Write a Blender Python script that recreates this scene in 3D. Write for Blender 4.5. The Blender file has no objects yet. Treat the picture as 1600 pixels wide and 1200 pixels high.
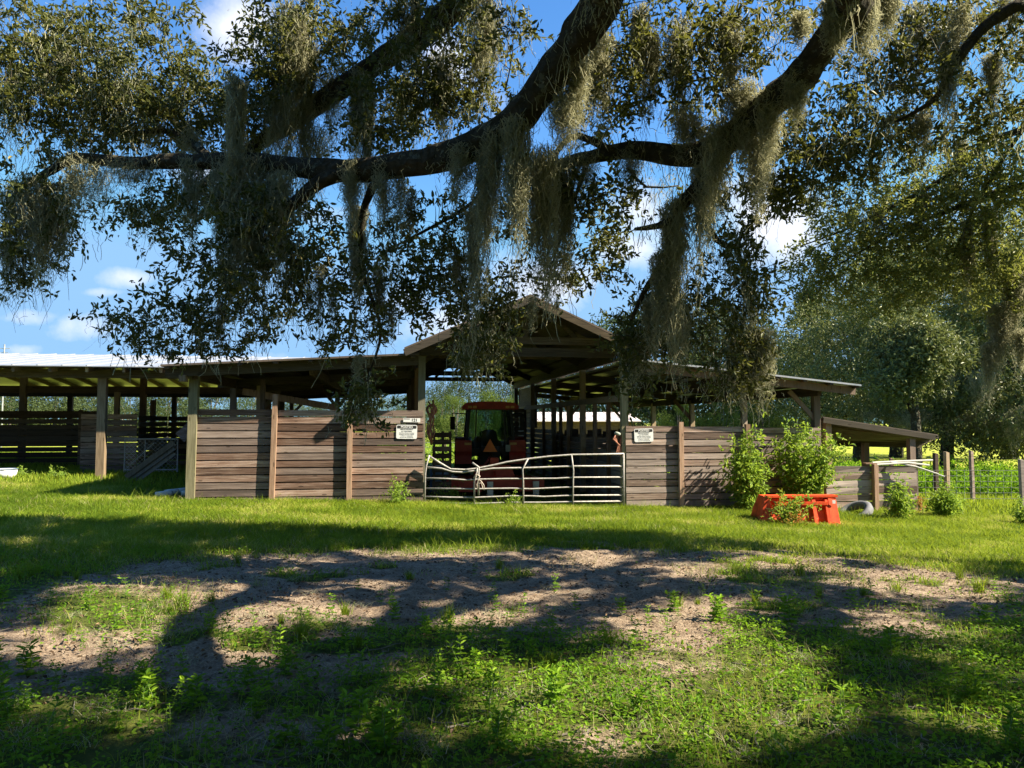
import bpy, math, random
import numpy as np
from mathutils import Vector, Matrix
R = math.radians
random.seed(7); RNG = np.random.default_rng(7)
sc = bpy.context.scene
C = sc.collection

# ------------------------------------------------------------ camera, sky, sun, exposure
F = 1180.0; CAMZ = 1.6; PITCH = math.atan(60 / F)
cam = bpy.data.objects.new('camera', bpy.data.cameras.new('camera')); C.objects.link(cam)
cam.location = (0, 0, CAMZ); cam.rotation_euler = (R(90) + PITCH, 0, 0)
cam.data.sensor_width = 36; cam.data.lens = F / 1600 * 36
cam.data.clip_start = .05; cam.data.clip_end = 5000
sc.camera = cam
SUN_EL = R(43)
SUN_DIR = Vector((.985, -.17, 0)).normalized() * math.cos(SUN_EL) + Vector((0, 0, math.sin(SUN_EL)))
sun = bpy.data.objects.new('sun', bpy.data.lights.new('sun', 'SUN')); C.objects.link(sun)
sun.data.energy = 5.0; sun.data.angle = R(.53); sun.data.color = (1, .90, .72)
sun.rotation_euler = SUN_DIR.to_track_quat('Z', 'Y').to_euler()
sc.view_settings.view_transform = 'Standard'; sc.view_settings.look = 'None'
sc.view_settings.exposure = 1.8; sc.view_settings.gamma = 1
sc.cycles.max_bounces = 6; sc.cycles.diffuse_bounces = 2; sc.cycles.transmission_bounces = 4
sc.cycles.transparent_max_bounces = 6; sc.cycles.sample_clamp_indirect = 6

world = bpy.data.worlds.new('World'); sc.world = world; world.use_nodes = True
class N:                                     # tiny node-tree helper
    def __init__(s, nt): s.nt = nt; nt.nodes.clear()
    def n(s, t, **k):
        o = s.nt.nodes.new(t)
        for a, v in k.items():
            if a.startswith('i_'): o.inputs[a[2:].replace('_', ' ')].default_value = v
            else: setattr(o, a, v)
        return o
    def l(s, a, b): s.nt.links.new(a, b)
    def math(s, op, a, b=None, c=None, clamp=False):
        o = s.nt.nodes.new('ShaderNodeMath'); o.operation = op; o.use_clamp = clamp
        for i, v in enumerate((a, b, c)):
            if v is None: continue
            if isinstance(v, (int, float)): o.inputs[i].default_value = v
            else: s.l(v, o.inputs[i])
        return o.outputs[0]
    def mix(s, f, a, b, blend='MIX'):
        o = s.nt.nodes.new('ShaderNodeMix'); o.data_type = 'RGBA'; o.blend_type = blend
        for i, v in ((0, f), (6, a), (7, b)):
            if isinstance(v, (int, float)): o.inputs[i].default_value = v
            elif isinstance(v, tuple): o.inputs[i].default_value = (*v, 1) if len(v) == 3 else v
            else: s.l(v, o.inputs[i])
        return o.outputs[2]
w = N(world.node_tree)
sky = w.n('ShaderNodeTexSky', sky_type='NISHITA', sun_disc=False, sun_elevation=SUN_EL,
          sun_rotation=math.atan2(SUN_DIR.x, SUN_DIR.y), altitude=0, air_density=1.25, dust_density=.25, ozone_density=3.0)
tc = w.n('ShaderNodeTexCoord'); sx = w.n('ShaderNodeSeparateXYZ'); w.l(tc.outputs['Generated'], sx.inputs[0])
tx = w.math('DIVIDE', sx.outputs[0], w.math('MAXIMUM', sx.outputs[1], .05))     # direction as a slope left-right
tz = w.math('DIVIDE', sx.outputs[2], w.math('MAXIMUM', sx.outputs[1], .05))
nz = w.n('ShaderNodeTexNoise', i_Scale=7.0, i_Detail=8.0, i_Roughness=.62); w.l(tc.outputs['Generated'], nz.inputs['Vector'])
nn = w.math('SUBTRACT', nz.outputs[0], .5)
CL = [(1225, 350, 75, 55, 1.1), (1195, 300, 70, 50, .8), (365, 30, 55, 60, 1.1), (690, 85, 40, 50, 1.1), (35, 495, 50, 15, .7),
      (120, 510, 50, 22, .6), (195, 432, 42, 16, .85), (150, 455, 50, 8, .5), (30, 548, 30, 12, .7), (700, 500, 70, 30, .9), (640, 470, 40, 30, .8),
      (860, 440, 90, 50, .8), (980, 385, 60, 30, .8), (400, 555, 50, 8, .5), (1400, -200, 200, 90, 1.), (330, 260, 90, 26, .6), (500, 330, 50, 30, .6), (1000, 330, 50, 40, .7)]
tot = None
for (px, py, rx, ry, a) in CL:
    ex = w.math('DIVIDE', w.math('SUBTRACT', tx, (px - 800) / F), rx / F)
    ez = w.math('DIVIDE', w.math('SUBTRACT', tz, (660 - py) / F), ry / F)
    d2 = w.math('ADD', w.math('MULTIPLY', ex, ex), w.math('MULTIPLY', ez, ez))
    g = w.math('MULTIPLY', w.math('EXPONENT', w.math('MULTIPLY', d2, -.7)), a)
    tot = g if tot is None else w.math('MAXIMUM', tot, g)
cl = w.math('ADD', tot, w.math('MULTIPLY', nn, 2.1))
cl = w.math('MULTIPLY_ADD', cl, 1.5, -.5, clamp=True)
cl = w.math('MULTIPLY', cl, w.math('GREATER_THAN', sx.outputs[1], .1))
cl = w.math('MULTIPLY', cl, .92)
n2 = w.n('ShaderNodeTexNoise', i_Scale=16.0, i_Detail=5.0); w.l(tc.outputs['Generated'], n2.inputs['Vector'])
cc = w.mix(n2.outputs[0], (4.4, 4.9, 6.0), (7.2, 7.1, 7.2))
hs = w.n('ShaderNodeHueSaturation', i_Saturation=1.22, i_Value=1.0); w.l(sky.outputs[0], hs.inputs['Color'])
col = w.mix(cl, w.mix(1.0, w.mix(1.0, hs.outputs[0], (.90, 1.07, 1.25), 'MULTIPLY'), (1.8, 3.35, 5.5), 'DARKEN'), cc)
bg = w.n('ShaderNodeBackground', i_Strength=.055); w.l(col, bg.inputs[0])
wo = w.n('ShaderNodeOutputWorld'); w.l(bg.outputs[0], wo.inputs[0])

# ------------------------------------------------------------ projections
cP, sP = math.cos(PITCH), math.sin(PITCH)
def at(px, py, Y):
    a = (px - 800) / F; b = (600 - py) / F
    dx, dy, dz = a, cP - b * sP, sP + b * cP
    k = Y / dy
    return Vector((dx * k, Y, CAMZ + dz * k))
def proj(x, y, z):
    z = z - CAMZ
    d = np.maximum(y * cP + z * sP, .05); v = -y * sP + z * cP
    return 800 + F * x / d, 600 - F * v / d
def sm(a, b, x):
    t = np.clip((x - a) / (b - a), 0, 1); return t * t * (3 - 2 * t)
def hash2(i, j, s):
    v = np.sin(i * 127.1 + j * 311.7 + s * 74.7) * 43758.5453
    return v - np.floor(v)
def noise2(x, y, s=0):
    xi, yi = np.floor(x), np.floor(y); u, v = x - xi, y - yi
    u = u * u * (3 - 2 * u); v = v * v * (3 - 2 * v)
    a = hash2(xi, yi, s); b = hash2(xi + 1, yi, s); c = hash2(xi, yi + 1, s); d = hash2(xi + 1, yi + 1, s)
    return a + (b - a) * u + (c - a) * v + (a - b - c + d) * u * v
def fbm(x, y, s=0, o=4):
    r = 0; a = .5; t = 0
    for k in range(o):
        r = r + a * noise2(x, y, s + k * 3); t += a; a *= .5; x = x * 2.03 + 5; y = y * 2.03 + 3
    return r / t
def G(x, y):
    x = np.asarray(x, float); y = np.asarray(y, float)
    k = sm(3, 15, y)
    z = -.16 * k - .032 * np.clip(x, -14, 14) * k
    f = sm(26, 60, y)
    z = z * (1 - f) - .45 * f
    z = z + (fbm(x * .45, y * .45, 3) - .5) * .10 * sm(60, 30, y)
    return z
def g1(x, y): return float(G(x, y))
def gp(px, py):
    """the ground point seen at a pixel"""
    lo, hi = .5, 400.
    for _ in range(50):
        m = math.sqrt(lo * hi); p = at(px, py, m)
        if p.z > g1(p.x, m): lo = m
        else: hi = m
    p = at(px, py, lo); return Vector((p.x, p.y, g1(p.x, p.y)))

def bare(x, y):
    """1 where the sandy track is bare, 0 where plants cover the ground"""
    px, py = proj(x, y, G(x, y))
    wob = (fbm(x * .8, y * .8, 11) - .5) * 120 + (fbm(x * 3, y * 3, 12) - .5) * 80
    T = np.interp(px, [-400, 0, 100, 200, 300, 500, 800, 1000, 1200, 1400, 1560, 2000], [950, 940, 905, 876, 868, 862, 850, 852, 862, 880, 905, 930])
    Bm = np.interp(px, [-400, 0, 150, 300, 500, 700, 900, 1100, 1300, 1500, 1560, 2000], [1150, 1120, 1085, 1070, 1050, 1020, 1010, 1000, 990, 975, 955, 940])
    a = sm(-12, 16, py - T + wob * .22) * sm(-35, 35, Bm - py + wob)
    # green islands on the track, sand showing through the weeds
    isl = np.exp(-(((px - 170) / 130) ** 2 + ((py - 955) / 40) ** 2)) + .55 * np.exp(-(((px - 1230) / 130) ** 2 + ((py - 905) / 22) ** 2))
    a = a * (1 - np.clip(isl * 1.0, 0, 1))
    sand = np.exp(-(((px - 1010) / 160) ** 2 + ((py - 1025) / 38) ** 2)) + np.exp(-(((px - 330) / 150) ** 2 + ((py - 1120) / 30) ** 2)) \
        + .8 * np.exp(-(((px - 560) / 200) ** 2 + ((py - 1150) / 25) ** 2)) + .8 * np.exp(-(((px - 950) / 90) ** 2 + ((py - 1165) / 40) ** 2)) + .6 * np.exp(-(((px - 1440) / 60) ** 2 + ((py - 1160) / 40) ** 2))
    a = a * (1 - .8 * sm(.67, .76, fbm(x * 1.2 + 7, y * 1.6, 15)))
    low = sm(960, 1010, py) * np.clip(fbm(x * 1.5, y * 1.5, 5) * 2.4 - 1.15, 0, 1) * np.interp(px, [0, 900, 1300], [.8, .6, .15])
    a = np.maximum(a, np.clip(sand * .9 + (fbm(x * 2, y * 2, 6) - .55) * 1.2 * (sand > .12), 0, 1) * .85)
    a = np.maximum(a, low)
    return np.where(y < 1.2, .3, np.where(y > 14, 0, a))

# ------------------------------------------------------------ mesh helpers
def link(name, me, mat=None, parent=None):
    o = bpy.data.objects.new(name, me); C.objects.link(o)
    if mat: me.materials.append(mat)
    if parent: o.parent = parent
    return o
def tag(o, label=None, cat=None, group=None, kind=None):
    if label: o['label'] = label
    if cat: o['category'] = cat
    if group: o['group'] = group
    if kind: o['kind'] = kind
    return o
def empty(name, loc=(0, 0, 0), rz=0.):
    o = bpy.data.objects.new(name, None); C.objects.link(o); o.location = loc; o.rotation_euler = (0, 0, rz)
    o.empty_display_size = .1
    return o
def np_mesh(name, V, Fc, rnd=None, mat=None, parent=None, smooth=False):
    """constant-size faces"""
    V = np.ascontiguousarray(V, dtype=np.float32); Fc = np.ascontiguousarray(Fc, dtype=np.int32)
    me = bpy.data.meshes.new(name); k = Fc.shape[1]
    me.vertices.add(len(V)); me.vertices.foreach_set('co', V.ravel())
    me.loops.add(Fc.size); me.loops.foreach_set('vertex_index', Fc.ravel())
    me.polygons.add(len(Fc)); me.polygons.foreach_set('loop_start', np.arange(0, Fc.size, k, dtype=np.int32))
    me.polygons.foreach_set('use_smooth', np.full(len(Fc), smooth))
    if rnd is not None:
        a = me.attributes.new('rnd', 'FLOAT', 'POINT'); a.data.foreach_set('value', np.ascontiguousarray(rnd, dtype=np.float32))
    me.update(calc_edges=True)
    return link(name, me, mat, parent)
class MB:
    def __init__(s): s.v = []; s.f = []; s.r = []
    def add(s, vs, fs, r=None):
        b = len(s.v); r = random.random() if r is None else r
        s.v += [tuple(v) for v in vs]; s.f += [tuple(i + b for i in f) for f in fs]; s.r += [r] * len(vs); return s
    def box(s, x0, x1, y0, y1, z0, z1, r=None):
        vs = [(x, y, z) for z in (z0, z1) for y in (y0, y1) for x in (x0, x1)]
        return s.add(vs, [(0, 2, 3, 1), (4, 5, 7, 6), (0, 1, 5, 4), (2, 6, 7, 3), (0, 4, 6, 2), (1, 3, 7, 5)], r)
    def hexa(s, b, t, r=None):           # bottom quad, top quad
        return s.add(list(b) + list(t), [(3, 2, 1, 0), (4, 5, 6, 7), (0, 1, 5, 4), (1, 2, 6, 5), (2, 3, 7, 6), (3, 0, 4, 7)], r)
    def beam(s, p, q, w, h, up=(0, 0, 1), r=None):
        p, q, up = Vector(p), Vector(q), Vector(up); d = (q - p).normalized()
        sd = d.cross(up)
        if sd.length < 1e-3: sd = d.cross(Vector((1, 0, 0)))
        sd.normalize(); u = sd.cross(d).normalized(); a, b = sd * w / 2, u * h / 2
        return s.hexa([p - a - b, p + a - b, p + a + b, p - a + b], [q - a - b, q + a - b, q + a + b, q - a + b], r)
    def tube(s, pts, rad, n=8, r=None, cap=True):
        pts = [Vector(p) for p in pts]
        if not hasattr(rad, '__len__'): rad = [rad] * len(pts)
        vs = []; fs = []; m = len(pts); ref = None
        for i, p in enumerate(pts):
            d = (pts[min(i + 1, m - 1)] - pts[max(i - 1, 0)]).normalized()
            if ref is None: ref = d.orthogonal().normalized()
            ref = (ref - d * ref.dot(d)).normalized(); e = d.cross(ref)
            vs += [p + (ref * math.cos(2 * math.pi * k / n) + e * math.sin(2 * math.pi * k / n)) * rad[i] for k in range(n)]
        for i in range(m - 1):
            for k in range(n):
                a = i * n + k; b = i * n + (k + 1) % n; fs.append((a, b, b + n, a + n))
        if cap: fs += [tuple(range(n))[::-1], tuple(range((m - 1) * n, m * n))]
        return s.add(vs, fs, r)
    def ring(s, c, axis, prof, n=32, r=None):
        """lathe a closed profile of (offset along axis, radius) round c"""
        c, axis = Vector(c), Vector(axis).normalized(); a = axis.orthogonal().normalized(); b = axis.cross(a); m = len(prof)
        vs = [c + axis * o + (a * math.cos(2 * math.pi * k / n) + b * math.sin(2 * math.pi * k / n)) * q for k in range(n) for (o, q) in prof]
        fs = [(k * m + j, k * m + (j + 1) % m, ((k + 1) % n) * m + (j + 1) % m, ((k + 1) % n) * m + j) for k in range(n) for j in range(m)]
        return s.add(vs, fs, r)
    def prism(s, poly, axis, d0, d1, r=None):
        """extrude a 2D polygon along x, y or z"""
        def P(a, b, d): return {'x': (d, a, b), 'y': (a, d, b), 'z': (a, b, d)}[axis]
        n = len(poly)
        return s.add([P(a, b, d0) for a, b in poly] + [P(a, b, d1) for a, b in poly],
                     [tuple(range(n))[::-1], tuple(range(n, 2 * n))] + [(i, (i + 1) % n, n + (i + 1) % n, n + i) for i in range(n)], r)
    def build(s, name, mat, parent=None, smooth=False):
        me = bpy.data.meshes.new(name); me.from_pydata(s.v, [], s.f)
        a = me.attributes.new('rnd', 'FLOAT', 'POINT'); a.data.foreach_set('value', s.r)
        if smooth: me.polygons.foreach_set('use_smooth', [True] * len(me.polygons))
        me.update()
        return link(name, me, mat, parent)

# ------------------------------------------------------------ materials
def newmat(name):
    m = bpy.data.materials.new(name); m.use_nodes = True; return m, N(m.node_tree)
def attr(t): return t.n('ShaderNodeAttribute', attribute_name='rnd').outputs['Fac']
def noise(t, scale, detail=4., rough=.55, vec=None, stretch=None):
    c = t.n('ShaderNodeTexCoord').outputs['Object']
    if stretch:
        mp = t.n('ShaderNodeMapping'); mp.inputs['Scale'].default_value = stretch; t.l(vec or c, mp.inputs[0]); c = mp.outputs[0]
    elif vec: c = vec
    o = t.n('ShaderNodeTexNoise', i_Scale=scale, i_Detail=detail, i_Roughness=rough); t.l(c, o.inputs['Vector']); return o.outputs[0]
def ramp(t, f, stops):
    r = t.n('ShaderNodeValToRGB'); e = r.color_ramp.elements
    while len(e) < len(stops): e.new(.5)
    for i, (p, c) in enumerate(stops): e[i].position = p; e[i].color = (*c, 1)
    t.l(f, r.inputs[0]); return r.outputs[0]
def bump(t, h, strength=.5, dist=.02):
    b = t.n('ShaderNodeBump', i_Strength=strength, i_Distance=dist); t.l(h, b.inputs['Height']); return b.outputs[0]
def out(t, sh): o = t.n('ShaderNodeOutputMaterial'); t.l(sh, o.inputs[0])
def principled(t, col, rough=.8, metal=0., spec=.3, normal=None):
    p = t.n('ShaderNodeBsdfPrincipled'); p.inputs['Metallic'].default_value = metal; p.inputs['Specular IOR Level'].default_value = spec
    if isinstance(col, tuple): p.inputs['Base Color'].default_value = (*col, 1)
    else: t.l(col, p.inputs['Base Color'])
    if isinstance(rough, (int, float)): p.inputs['Roughness'].default_value = rough
    else: t.l(rough, p.inputs['Roughness'])
    if normal: t.l(normal, p.inputs['Normal'])
    return p.outputs[0]
def wood(name, dark, mid, light, axis='x', red=None):
    m, t = newmat(name)
    st = {'x': (.9, 14, 14), 'y': (14, .9, 14), 'z': (14, 14, .9)}[axis]
    r = attr(t)
    cx = t.n('ShaderNodeTexCoord').outputs['Object']; sh = t.n('ShaderNodeVectorMath', operation='ADD')
    cmb = t.n('ShaderNodeCombineXYZ')
    for i in range(3): t.l(t.math('MULTIPLY', r, 37. + i * 11), cmb.inputs[i])
    t.l(cx, sh.inputs[0]); t.l(cmb.outputs[0], sh.inputs[1]); v = sh.outputs[0]
    g = noise(t, 2.6, 6, .65, v, st)
    big = noise(t, 1.1, 3, .5, v, tuple(max(.7, a * .18) for a in st))
    c = ramp(t, t.math('MULTIPLY_ADD', r, .22, t.math('ADD', g, -.11)), [(.3, dark), (.5, mid), (.68, light)])
    c = t.mix(t.math('MULTIPLY', big, .75), c, red or mid)
    c = t.mix(t.math('MULTIPLY', t.math('GREATER_THAN', t.math('FRACT', t.math('MULTIPLY', r, 7.3)), .55), .4), c, tuple(sum(mid) / 3 * q for q in (1.12, 1.05, .98)))
    # knots
    vo = t.n('ShaderNodeTexVoronoi', i_Scale=1.7); mp = t.n('ShaderNodeMapping'); mp.inputs['Scale'].default_value = tuple(1.4 if a < 1 else 5. for a in st)
    t.l(v, mp.inputs[0]); t.l(mp.outputs[0], vo.inputs['Vector'])
    kn = t.math('LESS_THAN', vo.outputs['Distance'], .12)
    c = t.mix(t.math('MULTIPLY', kn, .65), c, tuple(a * .6 for a in dark))
    vv = t.math('MULTIPLY_ADD', r, .75, .62)
    hsv = t.n('ShaderNodeHueSaturation', i_Saturation=.95); t.l(vv, hsv.inputs['Value']); t.l(c, hsv.inputs['Color'])
    out(t, principled(t, hsv.outputs[0], .85, 0, .2, bump(t, g, .6, .006))); return m
M = {}
M['board'] = wood('weathered_board', (.04, .025, .018), (.19, .125, .09), (.39, .30, .24), 'x', (.19, .10, .065))
M['board_grey'] = wood('grey_board', (.085, .06, .048), (.24, .175, .14), (.44, .35, .29), 'x', (.25, .165, .12))
M['board_y'] = wood('stall_board', (.06, .045, .035), (.16, .12, .095), (.30, .25, .21), 'y')
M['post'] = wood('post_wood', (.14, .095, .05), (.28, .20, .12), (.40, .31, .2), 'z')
M['post_green'] = wood('treated_post_wood', (.10, .09, .045), (.20, .18, .10), (.30, .27, .17), 'z')
M['post_brown'] = wood('brown_post_wood', (.10, .06, .035), (.24, .145, .09), (.36, .24, .16), 'z')
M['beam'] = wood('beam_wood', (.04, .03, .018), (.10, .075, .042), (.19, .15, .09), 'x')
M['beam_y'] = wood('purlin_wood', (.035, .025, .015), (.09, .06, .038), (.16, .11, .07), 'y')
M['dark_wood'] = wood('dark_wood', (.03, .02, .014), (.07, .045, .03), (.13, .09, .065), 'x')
def plain(name, c, rough=.6, metal=0., spec=.4, var=.25, scale=6., b=.15):
    m, t = newmat(name); n = noise(t, scale, 5, .6)
    cc = ramp(t, n, [(.3, tuple(a * (1 - var) for a in c)), (.7, tuple(min(1, a * (1 + var)) for a in c))])
    out(t, principled(t, cc, rough, metal, spec, bump(t, n, b, .004))); return m
def metal_roof():
    m, t = newmat('galvanised_roof'); n = noise(t, 2.5, 6, .6)
    c = ramp(t, n, [(.3, (.30, .32, .34)), (.55, (.42, .43, .45)), (.8, (.32, .28, .25))])
    out(t, principled(t, c, .42, .45, .5)); return m
M['roof'] = metal_roof()
M['roof_dark'] = plain('old_brown_roof', (.11, .085, .065), .7, .2)
M['gate'] = plain('galvanised_tube', (.33, .31, .285), .6, .25, .3, .35, 25)
M['wire'] = plain('fence_wire', (.5, .5, .5), .4, .6)
M['red'] = plain('faded_red_paint', (.36, .035, .02), .45, 0, .4, .3)
M['orange'] = plain('orange_red_paint', (.62, .07, .018), .6, 0, .2, .38, 7.)
M['slow'] = plain('orange_reflector', (1., .22, .04), .4)
M['black'] = plain('black_plastic', (.012, .012, .013), .5)
M['tyre'] = plain('tyre_rubber', (.02, .019, .018), .85, 0, .2)
M['grey_rubber'] = plain('weathered_rubber', (.16, .16, .165), .8, 0, .2)
M['white'] = plain('white_enamel', (.72, .72, .70), .5, 0, .4, .08)
M['cream'] = plain('cream_plastic', (.62, .56, .44), .5)
M['lamp'] = plain('lamp_lens', (.6, .35, .1), .2)
M['seat'] = plain('seat_vinyl', (.03, .03, .035), .6)
M['ink'] = plain('black_ink', (.02, .02, .02), .7, var=.05)
M['white_roof'] = plain('pale_metal_roof', (.55, .48, .46), .6, 0, .3, .08)
M['pipe'] = plain('white_plastic_pipe', (.5, .48, .42), .45, 0, .4, .1)
M['rope'] = plain('cream_rope', (.6, .5, .4), .9)
M['leather'] = plain('rust_leather', (.30, .12, .07), .6)
M['cloth'] = plain('pale_cloth', (.35, .38, .32), .9)
M['stone'] = plain('pale_stone', (.45, .43, .38), .9, 0, .2, .3, 12)
M['blue_can'] = plain('blue_grey_drum', (.10, .14, .2), .5)
def glass():
    m, t = newmat('tinted_glass')
    g = t.n('ShaderNodeBsdfGlossy', i_Roughness=.03, i_Color=(.7, .8, .8, 1)); tr = t.n('ShaderNodeBsdfTransparent', i_Color=(.32, .44, .40, 1))
    lw = t.n('ShaderNodeLayerWeight', i_Blend=.12); mx = t.n('ShaderNodeMixShader'); t.l(lw.outputs['Facing'], mx.inputs[0])
    f = t.math('MULTIPLY_ADD', lw.outputs['Fresnel'], .8, .05, clamp=True); t.l(f, mx.inputs[0])
    t.l(tr.outputs[0], mx.inputs[1]); t.l(g.outputs[0], mx.inputs[2]); out(t, mx.outputs[0]); return m
M['glass'] = glass()
def leafmat(name, stops, trans=.35, rough=.45, tcol=(.35, .45, .08), spec=.4):
    m, t = newmat(name); c = ramp(t, attr(t), stops)
    p = principled(t, c, rough, 0, spec)
    tr = t.n('ShaderNodeBsdfTranslucent'); t.l(t.mix(.6, c, tcol, 'MIX'), tr.inputs[0])
    mx = t.n('ShaderNodeMixShader'); mx.inputs[0].default_value = trans; t.l(p, mx.inputs[1]); t.l(tr.outputs[0], mx.inputs[2])
    out(t, mx.outputs[0]); return m
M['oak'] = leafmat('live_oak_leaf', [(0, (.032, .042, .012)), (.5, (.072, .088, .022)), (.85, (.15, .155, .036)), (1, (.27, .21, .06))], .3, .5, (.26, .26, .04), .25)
M['oak_sunlit_tint'] = leafmat('sunlit_tint_oak_leaf', [(0, (.07, .085, .022)), (.5, (.15, .165, .04)), (1, (.32, .30, .08))], .35, .5, (.38, .42, .07), .2)  # lighter oak leaf: sunlight on the right boughs put into the colour
M['oak_far'] = leafmat('far_oak_leaf', [(0, (.05, .08, .026)), (.5, (.12, .15, .042)), (1, (.31, .32, .09))], .25, .5, (.2, .22, .06), .4)
M['tree_far'] = leafmat('distant_leaf', [(0, (.035, .055, .024)), (.5, (.065, .09, .038)), (1, (.12, .15, .06))], .2, .8, (.13, .18, .05), .03)
M['tree_bright'] = leafmat('bright_distant_leaf', [(0, (.05, .085, .02)), (.5, (.11, .155, .035)), (1, (.20, .24, .06))], .25, .8, (.2, .28, .04), .05)
M['moss'] = leafmat('spanish_moss', [(0, (.20, .21, .13)), (.5, (.34, .34, .21)), (1, (.52, .49, .32))], .4, .9, (.48, .46, .28), .02)
M['grass'] = leafmat('grass_blade', [(0, (.06, .11, .010)), (.5, (.15, .225, .018)), (.85, (.27, .33, .035)), (1, (.44, .40, .12))], .42, .65, (.38, .46, .025), .1)
M['weed'] = leafmat('weed_leaf', [(0, (.045, .105, .008)), (.5, (.11, .225, .014)), (1, (.25, .38, .025))], .45, .6, (.30, .50, .02), .12)
M['bush'] = leafmat('bush_leaf', [(0, (.08, .15, .02)), (.5, (.18, .29, .035)), (.9, (.36, .46, .08)), (1, (.5, .42, .1))], .42, .55, (.42, .55, .05), .2)
M['autumn'] = leafmat('dry_red_leaf', [(0, (.2, .22, .04)), (.5, (.4, .22, .05)), (1, (.45, .12, .05))], .4, .5, (.6, .3, .05), .3)
M['litter'] = leafmat('dry_leaf', [(0, (.05, .032, .02)), (.6, (.12, .075, .045)), (1, (.28, .19, .11))], .05, .7, (.2, .12, .06), .2)
M['dry_grass'] = leafmat('dry_grass_blade', [(0, (.22, .19, .09)), (1, (.42, .36, .2))], .3, .7, (.4, .34, .15), .2)
def bark():
    m, t = newmat('oak_bark'); n = noise(t, 9, 8, .7); n2 = noise(t, 1.6, 3)
    v = t.n('ShaderNodeTexVoronoi', i_Scale=14.); t.l(t.n('ShaderNodeTexCoord').outputs['Object'], v.inputs['Vector'])
    c = ramp(t, n, [(.3, (.018, .013, .009)), (.55, (.055, .042, .03)), (.75, (.11, .09, .065))])
    c = t.mix(t.math('MULTIPLY', n2, .35), c, (.07, .08, .045))
    c = t.mix(t.math('MULTIPLY', t.math('GREATER_THAN', noise(t, 5.5, 6, .75), .57), .6), c, (.17, .18, .13))
    out(t, principled(t, c, .95, 0, .1, bump(t, t.math('ADD', n, t.math('MULTIPLY', v.outputs['Distance'], .8)), 1., .05))); return m
M['bark'] = bark()
M['bark_pale'] = plain('pale_bark', (.17, .15, .125), .9, 0, .1, .4, 5, .5)
M['stem'] = plain('green_stem', (.12, .17, .05), .7)
def groundmat():
    m, t = newmat('ground_soil'); b = attr(t)
    n = noise(t, 1.2, 8, .65); f = noise(t, 9, 8, .7); ff = noise(t, 60, 4, .7)
    mask = t.math('MULTIPLY_ADD', t.math('ADD', b, t.math('MULTIPLY_ADD', f, .9, -.45)), 3.2, -1.1, clamp=True)
    sand = ramp(t, t.math('MULTIPLY_ADD', ff, .5, t.math('MULTIPLY', f, .5)), [(.38, (.07, .048, .03)), (.48, (.22, .16, .11)), (.6, (.42, .33, .235)), (.72, (.54, .44, .33))])
    sand = t.mix(t.math('MULTIPLY_ADD', n, 1.2, -.35, clamp=True), sand, (.25, .19, .14), 'MIX')
    dk = t.math('GREATER_THAN', noise(t, 22, 6, .8), .605)
    sand = t.mix(t.math('MULTIPLY', dk, .7), sand, (.07, .045, .032))
    green = ramp(t, f, [(.35, (.04, .05, .012)), (.5, (.075, .095, .018)), (.65, (.13, .14, .03))])
    c0 = t.mix(mask, green, sand)
    # far pasture
    sp = t.n('ShaderNodeSeparateXYZ'); t.l(t.n('ShaderNodeTexCoord').outputs['Object'], sp.inputs[0])
    far = t.math('MULTIPLY_ADD', sp.outputs[1], .08, -1.6, clamp=True)
    pn = noise(t, .5, 6, .7); pn2 = noise(t, 3., 4, .7)
    past = ramp(t, t.math('MULTIPLY_ADD', pn2, .5, t.math('MULTIPLY', pn, .5)), [(.35, (.17, .22, .03)), (.5, (.28, .32, .04)), (.65, (.40, .40, .06))])
    c = t.mix(far, c0, past)
    h = t.math('ADD', t.math('MULTIPLY', f, 1.), t.math('MULTIPLY', ff, .35))
    out(t, principled(t, c, .95, 0, .1, bump(t, h, .9, .06))); return m
M['ground'] = groundmat()

# ------------------------------------------------------------ ground, one sheet to the horizon
def axis_pts(lo, hi, step, far, growth=1.18):
    a = list(np.arange(lo, hi + 1e-6, step)); d = step
    while a[-1] < far: d *= growth; a.append(a[-1] + d)
    d = step
    while a[0] > -far: d *= growth; a.insert(0, a[0] - d)
    return np.array(a)
xs = axis_pts(-9, 9, .075, 1500); ys = axis_pts(1.5, 12, .06, 1500)
XX, YY = np.meshgrid(xs, ys); bb = bare(XX, YY)
ZZ = G(XX, YY) + (fbm(XX * 4, YY * 4, 21, 3) - .5) * .085 * bb * (YY < 13) + (fbm(XX * 11, YY * 11, 24, 2) - .5) * .04 * bb * (YY < 13)
nx, ny = len(xs), len(ys)
idx = np.arange(nx * ny).reshape(ny, nx)
FC = np.stack([idx[:-1, :-1], idx[:-1, 1:], idx[1:, 1:], idx[1:, :-1]], -1).reshape(-1, 4)
tag(np_mesh('ground', np.stack([XX, YY, ZZ], -1).reshape(-1, 3), FC, bb.ravel(), M['ground'], smooth=True),
    'sandy ground with worn track running into open green pasture', 'ground', kind='structure')

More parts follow.
